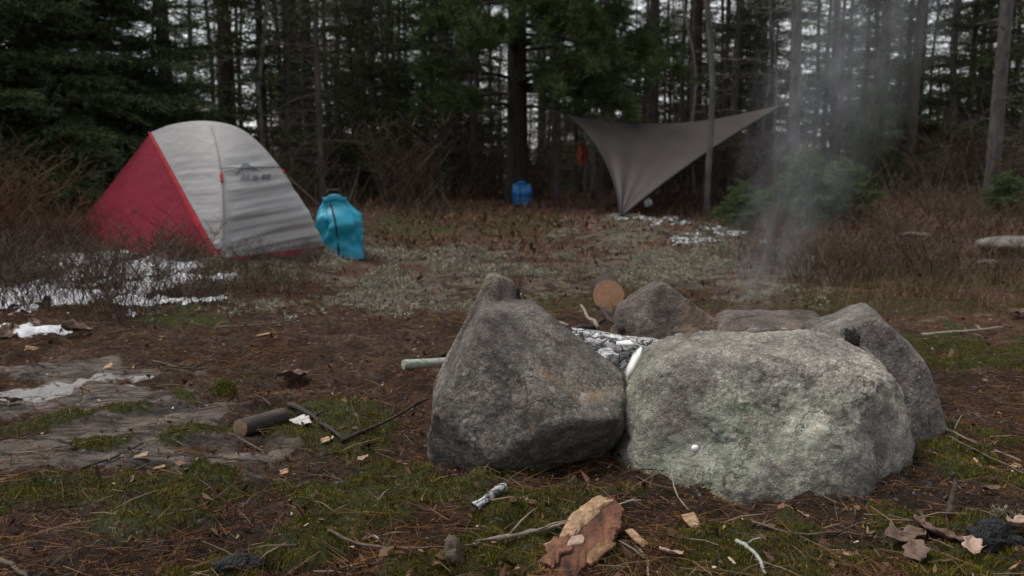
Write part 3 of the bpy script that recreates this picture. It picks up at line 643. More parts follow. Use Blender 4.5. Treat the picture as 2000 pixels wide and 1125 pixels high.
# -- the big white pine
def white_pine(px, d):
    x = (px-1000)/FPX*d; root = empty('white_pine', (x, d, HZ(x, d)-.05)); rnd = random.Random(77); f = trunk_line(15, .005, .05, 77)
    mb = trunk_mesh(15, .16, f, 30, rnd, .8, 5, 1.2, 16); out = []
    for b in range(52):
        z = rnd.uniform(1.7, 6.5) if b > 31 else rnd.uniform(1.4, 3.1); az = rnd.uniform(0, 6.28) if b > 31 else rnd.uniform(-3.1, .0); L = rnd.uniform(1.2, 2.6)
        d0 = Vector((math.cos(az), math.sin(az), 0)); sd = Vector((-d0.y, d0.x, 0)); p0 = f(z); up = rnd.uniform(-.05, .3)
        ax = lambda s: p0 + d0*(L*s) + Vector((0, 0, L*(up*s-.28*s*s)))
        mb.tube([ax(i/5) for i in range(6)], [.03*(1-.85*i/5) for i in range(6)], 5, False)
        for k in range(26):
            s = rnd.uniform(.35, 1); q = ax(s); a2 = az+rnd.uniform(-1.2, 1.2); tl = rnd.uniform(.15, .55)*(1.25-s)
            e = q+Vector((math.cos(a2)*tl, math.sin(a2)*tl, rnd.uniform(-.1, .22))); mb.tube([q, e], [.006, .003], 3, False)
            for j in range(3):
                c0 = np.array(q.lerp(e, .45+.275*j)); n = 30
                D = unit(RNG.normal(size=(n, 3))*.75+np.array((e-q).normalized()[:])*.7+np.array((0, 0, .25))); out.append(spikes(np.repeat(c0[None], n, 0)+RNG.normal(size=(n, 3))*.02, D, RNG.uniform(.07, .13, n), .0045))
    mb.build('trunk', M['bark_deep'], root, True); spike_obj('crown', out, M['needles_pine'], root); return root
for k in range(16):                                          # unseen trees, added behind and beside the camera to cut the frontal fill
    a = math.radians(rr.uniform(-200, 20)); r_ = rr.uniform(8.5, 13); i = rr.choice((0, 2, 7, 7, 1)); o = place(FT[i], 0, math.sin(a)*r_-1, rr.uniform(.9, 1.2), None, LOOK[i]+' of the wood behind the camera', 'tree', LOOK[i]+' of the wood behind the camera', x=math.cos(a)*r_)
tag(white_pine(1010, 12.9), 'big white pine with low green boughs in the middle of the wood', 'tree')

# ------------------------------------------------------------------ ground cover
def Zat(x, y, A=None):
    A = Z if A is None else A
    i = np.clip(np.searchsorted(gx, x)-1, 0, len(gx)-2); j = np.clip(np.searchsorted(gy, y)-1, 0, len(gy)-2)
    fx = (x-gx[i])/(gx[i+1]-gx[i]); fy = (y-gy[j])/(gy[j+1]-gy[j])
    return (A[j, i]*(1-fx)+A[j, i+1]*fx)*(1-fy)+(A[j+1, i]*(1-fx)+A[j+1, i+1]*fx)*fy
def scatter(n, y0, y1, wide=.64, pw=1.0):
    y = y0+(y1-y0)*RNG.random(n)**pw; x = (RNG.random(n)*2-1)*wide*y*1.14; return x, y
def flakes(x, y, size, tilt, lift=.004, asp=.6):
    """small four-cornered flakes lying about"""
    n = len(x); a = RNG.uniform(0, 6.283, n); sz = size*RNG.uniform(.5, 1.4, n)
    u = np.stack([np.cos(a), np.sin(a), RNG.normal(size=n)*tilt], -1)*sz[:, None]; v = np.stack([-np.sin(a), np.cos(a), RNG.normal(size=n)*tilt], -1)*(sz*asp*RNG.uniform(.5, 1.2, n))[:, None]
    c = np.stack([x, y, Zat(x, y)+lift+np.abs(u[:, 2])*.5], -1); j_ = RNG.uniform(.15, .75, (4, n, 1)); t_ = RNG.uniform(-.35, .35, (2, n, 1)); V = np.stack([c-u*j_[0], c-v*j_[1]+u*t_[0], c+u*j_[2], c+v*j_[3]+u*t_[1]], 1).reshape(-1, 3)
    return V, np.arange(4*n).reshape(-1, 4)
def cover(name, label, V, F, m, cat='ground cover'):
    return tag(link(name, tri_mesh(name, V, F), m), label, cat, None, 'stuff')
def cover_sp(name, label, V, m, cat='ground cover'):
    V = np.concatenate(V) if isinstance(V, list) else V
    return cover(name, label, V, np.arange(len(V)).reshape(-1, 3), m, cat)
SL, MS = slab, moss
LI = np.clip(blobs(LICH, X, Y, 81, .5, 3, .8), 0, 1); RU = np.maximum(blobs(RUST, X, Y, 91, .5, 1.2, .6), smooth(10, 13, Y)); GR = blobs(GREEN, X, Y, 97, .5, 2, .7)
WT = blobs(WETD, X, Y, 95, .5, 3, .6)
# moss
x, y = scatter(420000, 1.45, 3.6, .62, 1.25); keep = RNG.random(len(x)) < Zat(x, y, MS)*1.1-.12; x, y = x[keep], y[keep]; n = len(x)
D = unit(np.stack([RNG.normal(size=n)*.5, RNG.normal(size=n)*.5, np.ones(n)], -1)); clump = .5+.9*np.clip(fbm(x*26, y*26, 0, 7, 3)*.6+.5, 0, 1)
cover_sp('moss_carpet', 'low green moss growing over the foreground soil', spikes(np.stack([x, y, Zat(x, y)-.002], -1), D, .013*clump*RNG.uniform(.6, 1.3, n), .0011), M['moss'], 'moss')
# pine needles and crumbs
x, y = scatter(110000, 1.45, 5.5, .62, 1.4); keep = RNG.random(len(x)) > np.maximum(Zat(x, y, SL)*.95, Zat(x, y, MS)*.92); keep &= RNG.random(len(x)) < .22+.9*np.clip(fbm(x*3, y*3, 0, 33, 4)+.25, 0, 1)*(1-.5*Zat(x, y, WT)); x, y = x[keep], y[keep]; n = len(x)
a = RNG.uniform(0, 6.283, n); D = unit(np.stack([np.cos(a), np.sin(a), RNG.normal(size=n)*.12+.03], -1))
cover_sp('needle_litter', 'fallen brown pine needles strewn over the clearing', spikes(np.stack([x, y, Zat(x, y)+.005+.006*RNG.random(n)], -1), D, RNG.uniform(.03, .11, n), .0008), M['litter'], 'needles')
x, y = scatter(80000, 1.45, 6.5, .62, 1.3); keep = RNG.random(len(x)) > np.maximum(Zat(x, y, SL)*.72, Zat(x, y, MS)*.6); V, F = flakes(x[keep], y[keep], .0085, .5, .002, .4)
cover('bark_crumbs', 'small bark crumbs and leaf scraps on the bare soil', V, F, M['litter'], 'litter')
rt = random.Random(31); mb = MB()
for k in range(2400):
    yy = 1.5+4.5*rt.random()**1.6; xx = rt.uniform(-.62, .62)*yy; a = rt.uniform(0, 6.28); L = rt.uniform(.025, .13); z_ = float(Zat(xx, yy)); r_ = rt.uniform(.0007, .0018)
    d = Vector((math.cos(a), math.sin(a), rt.uniform(-.1, .25)))*L; p = Vector((xx, yy, z_+.006)); mb.tube([p-d*.5, p+Vector((rt.uniform(-1, 1), rt.uniform(-1, 1), .6))*L*.07, p+d*.5], [r_, r_*.9, r_*.5], 3, False)
tag(mb.build('twig_litter', M['twig_mixed']), 'broken thin twigs strewn over the whole near ground', 'twigs', None, 'stuff')
x, y = scatter(2200, 1.5, 5.5, .62, 1.3); V, F = flakes(x, y, .019, .6, .005, .7); cover('leaf_scraps', 'scraps of dead brown leaf on the near ground', V, F, M['leaf_bits'], 'leaves')
M['pale_bits'] = palette('pale_bits', [(.2, .13, .08), (.35, .25, .16), (.5, .42, .34)])
x, y = scatter(420, 1.5, 5, .6, 1.2); V, F = flakes(x, y, .012, .4, .006); cover('wood_specks', 'tiny pale wood specks sprinkled round the fire ring', V, F, M['pale_bits'], 'litter')
# rusty leaves under the wood
x, y = scatter(70000, 6.5, 17, .66, .9); keep = RNG.random(len(x)) < Zat(x, y, RU)*.9+.06; V, F = flakes(x[keep], y[keep], .040, .8, .008, .5); cover('leaf_litter', 'rusty fallen leaves covering the floor at the edge of the wood', V, F, M['rust_leaf'], 'leaves')
x, y = scatter(16000, 4.6, 9, .62); keep = RNG.random(len(x)) < .75*smooth(.15, -.25, fbm(x*2.4, y*1.6, 0, 202, 4)); V, F = flakes(x[keep], y[keep], .026, .7, .006, .5); cover('clearing_leaves', 'small rusty leaves between the lichen patches of the clearing', V, F, M['rust_leaf'], 'leaves')
# reindeer lichen cushions
x, y = scatter(26000, 3.9, 10.5, .6); keep = RNG.random(len(x)) < (Zat(x, y, LI)*.9-.1)*smooth(-.02, .3, fbm(x*2.4, y*1.6, 0, 202, 4)); x, y = x[keep], y[keep]; k = 40; n = len(x)
R_ = .016+.035*RNG.random(n)**2; q = unit(RNG.normal(size=(n, k, 3))); q[..., 2] = np.abs(q[..., 2])*.8
P = np.stack([x, y, Zat(x, y)], -1)[:, None]+q*R_[:, None, None]*RNG.uniform(.5, 1, (n, k, 1)); D = unit(q+RNG.normal(size=q.shape)*.5).reshape(-1, 3)
cover_sp('reindeer_lichen', 'pale grey green lichen cushions across the middle of the clearing', spikes(P.reshape(-1, 3), D, np.repeat(R_*.42, k), np.repeat(R_*.04+.0008, k)), M['lichen'], 'lichen')
n = 520; x, y = scatter(3400, 5.2, 10.3, .5); keep = RNG.random(len(x)) < (Zat(x, y, LI)*1.1-.2)*smooth(-.1, .3, fbm(x*2.4, y*1.6, 0, 202, 4)); x, y = x[keep][:n], y[keep][:n]; k = 280; n = len(x); R_ = .045+.085*RNG.random(n)**1.5
q = unit(RNG.normal(size=(n, k, 3))); q[..., 2] = np.abs(q[..., 2])*.75; P = np.stack([x, y, Zat(x, y)-.01], -1)[:, None]+q*R_[:, None, None]*RNG.uniform(.75, 1, (n, k, 1)); D = unit(q+RNG.normal(size=q.shape)*.6).reshape(-1, 3)
cover_sp('lichen_cushions', 'rounded pale lichen mounds between tent and tarp', spikes(P.reshape(-1, 3), D, np.repeat(.006+R_*.10, k), np.repeat(.0016+R_*.014, k)), M['lichen'], 'lichen')
# dry stems and sedge of the clearing
x, y = scatter(52000, 4.0, 11, .64); g = Zat(x, y, GR); keep = RNG.random(len(x)) < .28+.5*np.clip(fbm(x*1.5, y*1.5, 0, 44, 3), -.5, 1)+.3*g; keep &= ~((x < .5) & (x > -1.4) & (y < 5.4)); x, y = x[keep], y[keep]; n = len(x)
D = unit(np.stack([RNG.normal(size=n)*.45, RNG.normal(size=n)*.45, np.ones(n)], -1)); cover_sp('dry_sedge', 'thin dry stems and sedge standing in the clearing', spikes(np.stack([x, y, Zat(x, y)-.005], -1), D, RNG.uniform(.04, .16, n)*(1+.6*(x > 1.5)), .0016), M['drygrass'], 'grass')
x, y = scatter(17000, 5.6, 12, .66); keep = (x > 1.3+.12*(y-5)) | (y > 10.5); x, y = x[keep], y[keep]; n = len(x); D = unit(np.stack([RNG.normal(size=n)*.6, RNG.normal(size=n)*.6, np.ones(n)], -1))
cover_sp('brown_bracken', 'tangled brown stems on the rusty bank at the right', spikes(np.stack([x, y, Zat(x, y)-.005], -1), D, RNG.uniform(.10, .34, n), .0022), M['twig_brown'], 'brush')
x, y = scatter(9000, 10.5, 22, .66); keep = ~((np.abs(x-.13) < .75) & (y < 12.9)); x, y = x[keep], y[keep]; n = len(x); D = unit(np.stack([RNG.normal(size=n)*.7, RNG.normal(size=n)*.7, np.ones(n)*.9], -1))
cover_sp('forest_brush', 'dim tangle of dead stems along the foot of the wood', spikes(np.stack([x, y, Zat(x, y)-.005], -1), D, RNG.uniform(.25, 1.1, n), .005), M['twig_brown'], 'brush')
# snow
sx = np.arange(-3.9, -1.0, .014); sy = np.arange(3.7, 7.0, .016); SX, SY = np.meshgrid(sx, sy); sm_ = blobs(SNOW, SX, SY, 111, .5, 4, .7) - .95*np.clip(fbm(SX*5.5, SY*5.5, 0, 120, 5, .6)+.12, 0, 1)
SZ = Zat(SX, SY)+(sm_-.38)*.05+.006*fbm(SX*16, SY*16, 0, 117, 2); idx = np.arange(SX.size).reshape(SX.shape); F = np.stack([idx[:-1, :-1], idx[:-1, 1:], idx[1:, 1:], idx[1:, :-1]], -1)[(sm_ > .36)[:-1, :-1] & (sm_ > .36)[1:, 1:] & (sm_ > .36)[1:, :-1] & (sm_ > .36)[:-1, 1:]]
o = cover('snow', 'broken patch of old snow among twigs in front of the tent', np.stack([SX, SY, SZ], -1).reshape(-1, 3), F, M['snow'], 'snow'); o.data.polygons.foreach_set('use_smooth', [True]*len(o.data.polygons))
x = RNG.uniform(1.0, 2.2, 55); y = RNG.uniform(7.4, 9.8, 55); keep = fbm(x*2, y*2, 0, 140, 2) > .05; x, y = x[keep], y[keep]; k = 14
P = np.repeat(np.stack([x, y, Zat(x, y)+.05], -1), k, 0)+RNG.normal(size=(len(x)*k, 3))*(.035, .035, .008); D = unit(RNG.normal(size=P.shape)*(1, 1, .1)); cover_sp('snow_scraps', 'scraps of snow on the lichen mound below the tarp', spikes(P, D, .04, .010), M['snow'], 'snow')

# ------------------------------------------------------------------ shrubs
def twiggy(seed, h, n, spread_, m, curve=.3, sub=5, r=.0018, name='shrub'):
    rnd = random.Random(seed); mb = MB(); root = empty(name)
    for _ in range(n):
        az = rnd.uniform(0, 6.28); b0 = Vector((rnd.gauss(0, spread_*.45), rnd.gauss(0, spread_*.45), -.02)); L = h*rnd.uniform(.5, 1.1); ln = rnd.uniform(.05, .6)
        d = Vector((math.cos(az)*ln, math.sin(az)*ln, 1)).normalized(); pts = [b0+d*(L*i/4)+Vector((math.cos(az), math.sin(az), -.3))*(curve*L*(i/4)**2*rnd.uniform(.5, 1)) + Vector((rnd.uniform(-1, 1), rnd.uniform(-1, 1), 0))*.02*L for i in range(5)]
        mb.tube(pts, [r*(1-.7*i/4) for i in range(5)], 3, False)
        for _k in range(sub):
            i = rnd.randrange(1, 4); q = pts[i].lerp(pts[i+1], rnd.random()); a = rnd.uniform(0, 6.28); tl = L*rnd.uniform(.12, .35)
            e = q+Vector((math.cos(a)*.8, math.sin(a)*.8, rnd.uniform(.1, 1)))*tl; mb.tube([q, q.lerp(e, .5)+Vector((rnd.uniform(-.1, .1)*tl, 0, .08*tl)), e], [r*.6, r*.5, r*.25], 3, False)
    mb.build('stems', m, root); root.children[0]['kind'] = 'stuff'; return root
BB = [twiggy(400+i, .30, 34, .20, M['twig_brown'], .25, 7, .0022) for i in range(3)]
rs = random.Random(9); spots = []
for k in range(58):
    px, py = rs.uniform(-60, 620), rs.uniform(505, 625)
    if px > 380 and py < 520: continue
    if px > 330 and rs.random() < .35: continue
    spots.append((px, py))
def shrub_label(px, py):
    h = 'at the left border' if px < 60 else 'below the red vestibule' if px < 330 else 'below the grey tent side' if px < 480 else 'below the turquoise bag'
    d = 'behind the snow' if py < 540 else 'rising from the snow' if py < 585 else 'along the front of the snow'
    if px > 330: d = 'in the heath'
    return f'leafless twiggy shrub {d}, {h}'
for px, py in spots:
    p = gp(px, py); l = shrub_label(px, py); o = place(BB[rs.randrange(3)], 0, p.y, rs.uniform(.75, 1.25)*(.75 if px > 330 else 1), None, l, 'shrub', l, x=p.x); o.location.z = float(Zat(p.x, p.y))
for k in range(30):
    px, py = rs.uniform(1480, 2040), rs.uniform(425, 560); p = gp(px, py)
    l = 'low leafless brown shrub ' + ('on the rusty bank' if py < 480 else 'in the sedge') + (', left of the pale stones' if px < 1750 else ', around the pale stones'); o = place(BB[rs.randrange(3)], 0, p.y, rs.uniform(.8, 1.5), None, l, 'shrub', l, x=p.x); o.location.z = float(Zat(p.x, p.y))
RB = twiggy(420, .95, 260, .36, M['twig_red'], .45, 9, .0028, 'brush_bush'); p = gp(15, 530); place(RB, 0, p.y, .88, 0, 'rust red leafless bush at the left edge in front of the spruces', 'bush', x=p.x-.30)
o = place(RB, 0, p.y+.5, .45, 2, 'lower rust red bush against the left corner of the red vestibule', 'bush', x=p.x+.12)
FB = [twiggy(430+i, 1.1, 26, .35, M['twig_brown'], .3, 12, .006, 'bare_shrub') for i in range(2)]
for k in range(46):
    px = rs.uniform(-50, 2050); d = rs.uniform(11.3, 16)
    if (1100 < px < 1500 or 930 < px < 1090) and d < 13.4: continue
    l, g = lab('leafless shrub', px, d); place(FB[k % 2], px, d, rs.uniform(.6, 1.25), None, l, 'shrub', g)

# ------------------------------------------------------------------ sticks, logs, chips, leaves
def crack(name, dark_, pale, sc, bias=.5):
    m, t, b = mat(name); N = NT(t); co = N.coord(); v = N.n('TexVoronoi', Scale=sc, feature='DISTANCE_TO_EDGE'); mp = N.n('Mapping'); mp.inputs['Scale'].default_value = (1.3, 1.3, .55); nd = N.n('TexNoise', Scale=30.0, Detail=3.0); N.l(co, nd.inputs['Vector']); N.l(N.mix(.06, co, nd.outputs['Color']), mp.inputs[0]); N.l(mp.outputs[0], v.inputs['Vector'])
    f = N.math('MULTIPLY', N.ramp(v.outputs['Distance'], [(.02, gray(0)), (.09, gray(1))]), N.ramp(N.noise(sc*.9, 6, co, .75), [(bias-.10, gray(0)), (bias+.22, gray(1))]))
    N.l(N.mix(f, dark_, pale), b.inputs['Base Color']); b.inputs['Roughness'].default_value = .85
    N.bump(N.math('ADD', v.outputs['Distance'], N.math('MULTIPLY', N.noise(120, 4, co), .2)), 1, .02, b); return m
M['char'] = crack('char', (.006, .006, .006), (.035, .035, .037), 70); M['char_ash'] = crack('char_ash', (.012, .012, .014), (.64, .64, .65), 30, .40)
M['ash'] = simple('ash', (.22, .21, .20), (.55, .54, .52), 60, .95, .6, 120); M['white_bark'] = simple('white_bark', (.72, .72, .71), (.85, .85, .84), 20, .6)
M['stick'] = simple('stick', (.05, .037, .028), (.15, .115, .088), 60, .9, .5, 150); M['stick_dark'] = simple('stick_dark', (.016, .012, .010), (.06, .045, .035), 60, .8, .5, 150); M['stick_pale'] = simple('stick_pale', (.14, .115, .09), (.3, .25, .2), 70, .9, .5, 150)
M['stick_lichen'] = simple('stick_lichen', (.17, .19, .16), (.42, .45, .40), 90, .95, .6, 150)
M['chip'] = simple('chip', (.13, .075, .045), (.42, .28, .17), 70, .8, .4, 120); M['bark_red'] = simple('bark_red', (.03, .013, .009), (.19, .082, .048), 40, .85, 1, 110, stretch=(1, .3, 1)); M['bark_orange'] = simple('bark_orange', (.10, .05, .025), (.28, .16, .085), 50, .85, .8, 110); M['bark_torn'] = simple('bark_torn', (.06, .025, .016), (.22, .10, .06), 60, .85, .8, 110)
M['leaf_brown'] = simple('leaf_brown', (.055, .034, .026), (.16, .105, .082), 40, .75, .3, 90); M['leaf_pale'] = simple('leaf_pale', (.22, .14, .105), (.42, .31, .25), 40, .75, .3, 90)
m, t, b = mat('sawn_end'); N = NT(t); co = N.coord(); w_ = N.n('TexWave', wave_type='RINGS', rings_direction='Z', Scale=15.0, Distortion=7.0, Detail=3.0); N.l(co, w_.inputs['Vector']); w_.inputs['Detail Scale'].default_value = 2
N.l(N.mix(.8, N.ramp(w_.outputs['Fac'], [(.1, (.45, .23, .135)), (.9, (.50, .265, .155))]), N.ramp(N.noise(30, 4, co), [(.3, gray(.7)), (.7, gray(1.15))]), 'MULTIPLY'), b.inputs['Base Color']); b.inputs['Roughness'].default_value = .8; M['sawn'] = m
m, t, b = mat('old_end'); N = NT(t); N.l(N.ramp(N.noise(70, 5, N.coord()), [(.3, (.09, .055, .03)), (.7, (.26, .17, .10))]), b.inputs['Base Color']); M['old_end'] = m
def log(name, label, p0, p1, r, bark, end, seed=0, sides=22, cat='log', ends=(1, 1), wob=.05):
    p0, p1 = Vector(p0), Vector(p1); root = empty(name, p0); q = (p1-p0).to_track_quat('Z', 'Y'); root.rotation_mode = 'QUATERNION'; root.rotation_quaternion = q; L = (p1-p0).length
    def rim(z, k): 
        a = 2*math.pi*k/sides; rr_ = r*(1+wob*float(fbm(math.cos(a)*1.5+seed, math.sin(a)*1.5, z/r*.5, seed, 3))); return Vector((math.cos(a)*rr_, math.sin(a)*rr_, z))
    n = max(4, int(L/r*2)); n = min(n, 30); mb = MB(); mb.grid([[rim(L*i/n, k % sides) for k in range(sides+1)] for i in range(n+1)]); mb.build('bark', bark, root, True)
    for i, z in enumerate((0, L)):
        if ends[i]:
            mb = MB(); dz = .002*(1 if i else -1); C0 = Vector((0, 0, z+dz)); ring = [rim(z, k)*1.0+Vector((0, 0, dz*.2)) for k in range(sides)]; rin = [v*.5+C0*.5 for v in ring]
            mb.add(ring+rin+[C0], [(k, (k+1) % sides, sides+(k+1) % sides, sides+k) for k in range(sides)]+[(sides+k, sides+(k+1) % sides, 2*sides) for k in range(sides)]); mb.build('cut_face', end, root)
    tag(root, label, cat); return root
def zg(p, r=0): return float(Zat(p.x, p.y))+r
def on(px, py, up=0.0):
    p = flat(px, py)
    for _ in range(5):
        r = ray(px, py); z = float(Zat(p.x, p.y))+up; p = Vector((0, 0, CAM_H))+r*((CAM_H-z)/-r.z)
    return p
# sawn log and stubs
c = on(1188, 604); log('sawn_log', 'short log behind the fire pit, its round orange sawn end facing the camera', (c.x, c.y, c.z+.072), (c.x+.03, c.y+.42, c.z+.055), .078, M['stick_dark'], M['sawn'], 3, 28)
a, b_ = on(470, 850), on(552, 826); log('bark_log', 'short dark barked log lying on the bare rock at left', (a.x, a.y, a.z+.021), (b_.x, b_.y, b_.z+.021), .025, M['bark_dark'], M['old_end'], 5)
a, b_ = on(788, 722), on(905, 716); log('lichen_stick', 'pale lichen-crusted stick end poking out left of the peaked boulder', (a.x, a.y, a.z+.018), (b_.x, b_.y, b_.z+.02), .019, M['stick_lichen'], M['stick_lichen'], 6, 14, 'stick')
log('charred_log', 'charred log under white ash lying across the fire pit', pix(1112, 668, 2.80), pix(1312, 692, 2.86), .046, M['char_ash'], M['char'], 8, 26, wob=.18)
log('charred_log', 'second charred log, lower in the fire pit, its cracked end facing out', pix(1205, 718, 2.62), pix(1150, 690, 2.95), .042, M['char_ash'], M['char_ash'], 9, 24, wob=.2)
log('charred_stub', 'small black charred stub beside the tall leaning slab', pix(1018, 640, 2.78), pix(1002, 566, 2.80), .020, M['char'], M['char'], 10, 12, 'charred wood', wob=.5)
a, b_ = on(928, 1000), on(985, 962); log('charred_stub', 'grey and black charred stub on the moss below the peaked boulder', (a.x, a.y, a.z+.010), (b_.x, b_.y, b_.z+.016), .011, M['char_ash'], M['char'], 11, 12, 'charred wood', wob=.4)
def lump(name, label, p, sx_, sy_, sz_, m, seed, cat, rough_=.5, freq=3):
    D, F = ICO[3]; n = 1+rough_*fbm(D[:, 0]*freq*.6+seed, D[:, 1]*freq*.6, D[:, 2]*freq*.6, seed, 4, .7); o = link(name, tri_mesh(name, D*n[:, None]*np.array((sx_, sy_, sz_)), F), m); o.location = p; return tag(o, label, cat)
lump('charcoal_chunk', 'black charcoal chunk at the lower right among dry leaves', on(1935, 1060)+Vector((0, 0, .012)), .045, .04, .03, M['char'], 3, 'charcoal')
lump('charcoal_chunk', 'black charcoal lump on the moss at the bottom left of centre', on(470, 1110)+Vector((0, 0, .008)), .042, .03, .018, M['char'], 5, 'charcoal')
lump('charcoal_chunk', 'jagged black charcoal chunk wedged on the slab-sided boulder', pix(1661, 668, 2.42), .022, .016, .028, M['char'], 9, 'charcoal', .45, 4)
q = unit(RNG.normal(size=(900, 3))); q[:, 2] = abs(q[:, 2]); o = spike_obj('moss_cushion', spikes(q*(.04, .03, .045)*RNG.uniform(.6, 1, (900, 1)), unit(q+RNG.normal(size=q.shape)*.5), .012, .0012), M['moss']); o.location = on(440, 768); tag(o, 'small dark moss cushion on the bare rock at left', 'moss')
lump('root_knob', 'small weathered wood knob at the bottom centre left', on(885, 1092)+Vector((0, 0, .006)), .022, .02, .03, M['stick'], 15, 'wood', .6)
# ash bed inside the ring
mb = MB(); c = pix(1260, 760, 2.75); mb.grid([[Vector((c.x+(i-12)*.03, c.y+(j-10)*.03, .07+.02*float(fbm(i*.4, j*.4, 0, 5, 3))-.0006*((i-12)**2+(j-10)**2))) for i in range(25)] for j in range(21)]); tag(mb.build('ash_bed', M['ash'], None, True), 'grey ash heaped inside the fire ring', 'ash', None, 'stuff')
pts = [(1204, 672, 2.50), (1228, 671, 2.47), (1250, 680, 2.44), (1242, 698, 2.43), (1232, 718, 2.42), (1224, 738, 2.41)]; mb = MB(); A_ = []; B_ = []
for i, (px, py, d) in enumerate(pts):
    wd = (6, 9, 9, 9, 8, 5)[i]; o1, o2 = ((0, -wd), (0, wd)) if i < 2 else ((-wd, -wd*.4), (wd, wd*.3)); A_.append(pix(px+o1[0]*.9, py+o1[1]*.6, d+.015)); B_.append(pix(px+o2[0]*.9, py+o2[1]*.6, d-.012))
mb.grid([A_, [(a+b_)*.5+Vector((0, -.008, .006)) for a, b_ in zip(A_, B_)], B_]); o = mb.build('bark_curl', M['white_bark'], None, True); so = o.modifiers.new('thick', 'SOLIDIFY'); so.thickness = .003; tag(o, 'bent strip of bright white birch bark in the fire pit', 'bark')
# sticks given by their course over the ground
def stick(label, path, r, m, lift=.0, name='stick', fork=0, seed=0):
    rnd = random.Random(seed+len(label)); P_ = []
    for q in path: P_.append(on(q[0], q[1], (q[2] if len(q) > 2 else r*.8+.004)+lift))
    K = P_; n = (len(K)-1)*5; pts = [crom(K, i/n)+Vector((rnd.uniform(-1, 1), rnd.uniform(-1, 1), rnd.uniform(-.3, 1)))*r*.55 for i in range(n+1)]
    mb = MB(); mb.tube(pts, [r*(1-.45*i/n)*rnd.uniform(.85, 1.2) for i in range(n+1)], 7)
    for _ in range(fork):
        i = rnd.randrange(2, n-1); a = rnd.uniform(0, 6.28); e = pts[i]+Vector((math.cos(a), math.sin(a)*.7, rnd.uniform(.1, .6)))*rnd.uniform(.03, .08); mb.tube([pts[i], pts[i].lerp(e, .5)+Vector((0, 0, .004)), e], [r*.5, r*.4, r*.2], 5)
    o = mb.build(name, m, None, True, P_[0].copy()); return tag(o, label, 'stick')
ST = [('long grey stick lying across the foreground left of the red bark slab', [(925,1062),(1010,1045),(1075,1030),(1150,1006),(1242,974)], .0052, 'stick_pale', 3),
 ('thin dark twig running left from the long grey stick', [(640,1036),(700,1062),(800,1072),(925,1064)], .0034, 'stick', 2), ('dark stick leaning against the left side of the peaked boulder', [(665,862),(745,828,.02),(838,778,.05)], .0065, 'stick_dark', 2),
 ('bent twig in front of the short barked log', [(415,830),(470,858),(545,895),(640,905)], .0042, 'stick', 2), ('dark curved stick right of the short barked log', [(565,790),(615,818),(668,858)], .0085, 'stick_dark', 1),
 ('dark twig on the bare rock near the left edge', [(160,916),(225,892),(280,866)], .0042, 'stick_dark', 1), ('lichen-flecked pale stick cut by the bottom edge', [(1436,1056),(1470,1078),(1498,1122)], .0048, 'stick_lichen', 1),
 ('twig lying below the broad boulder toward the brown leaves', [(1470,1020),(1560,1044),(1640,1040),(1725,1052)], .0032, 'stick', 3), ('upright bent twig before the left part of the broad boulder', [(1312,925,.035),(1322,965,.03),(1345,998)], .0022, 'stick_pale', 0),
 ('upper of two pale twigs behind the right end of the fire ring', [(1846,838),(1900,862),(1995,902)], .0042, 'stick_pale', 3), ('lower of two pale twigs behind the right end of the fire ring', [(1850,852),(1915,884),(2000,925)], .0036, 'stick', 3),
 ('short brown splinter standing right of the broad boulder base', [(1805,1025),(1796,995,.03),(1786,965,.07)], .0045, 'stick', 0), ('charred stick standing in the moss right of the broad boulder', [(1852,1008),(1862,968,.045),(1863,925,.085)], .0085, 'stick_dark', 0), ('stick at the bottom left corner of the picture', [(-20,1090),(20,1105),(60,1135)], .006, 'stick', 0),
 ('orange twig on dark soil near the bottom left', [(45,1025),(95,1033),(145,1044)], .0022, 'bark_red', 1), ('dark twig beside the peaked boulder, low on the moss', [(760,985),(830,978),(925,998)], .0026, 'stick_dark', 1),
 ('twig on open ground left of the fire ring', [(300,705),(370,720),(420,690)], .004, 'stick', 1), ('thin twig behind the bare rock at left', [(420,640),(520,634),(600,622)], .005, 'stick', 2),
 ('pale weathered stick on the moss right of the ring', [(1800,655),(1880,648),(1960,640)], .008, 'stick_pale', 1), ('dark twig on brown soil right of the ring', [(1860,660),(1920,720),(2000,742)], .004, 'stick_dark', 2),
 ('short stick at the bottom of the red bark slab', [(1215,1058),(1255,1080),(1268,1125)], .0045, 'stick_pale', 1), ('thin twig crossing below the broad boulder centre', [(1340,1015),(1420,1040),(1500,1048)], .0024, 'stick', 1),
 ('grey twig in the left foreground by the moss', [(330,1005),(400,985),(455,948)], .0026, 'stick', 1), ('thin twig under the broad boulder at left', [(1240,930),(1290,950),(1390,957)], .002, 'stick', 1)]
for i, (l, path, r, m_, fk) in enumerate(ST): stick(l, path, r, M[m_], 0, 'stick', fk, i)
for l, q0, q1, r, m_ in [('brown branch stub below the sawn log end', (1215,645,3.0), (1172,602,3.4), .012, 'stick_dark'), ('dark branch stub left of the sawn log', (1120,650,3.1), (1185,625,3.35), .014, 'stick_dark'), ('forked pale twig left of the sawn log', (1168,640,3.2), (1135,600,3.5), .008, 'stick_pale'), ('pale stick behind the peaked boulder', (1040,605,3.4), (1110,640,3.2), .009, 'stick_pale')]:
    a, b_ = pix(*q0), pix(*q1); mb = MB(); mb.tube([a.lerp(b_, i/5)+Vector((0, 0, .01*math.sin(i*1.7))) for i in range(6)], [r*(1-.4*i/5) for i in range(6)], 8); tag(mb.build('branch_stub', M[m_], None, True, a.copy()), l, 'stick')
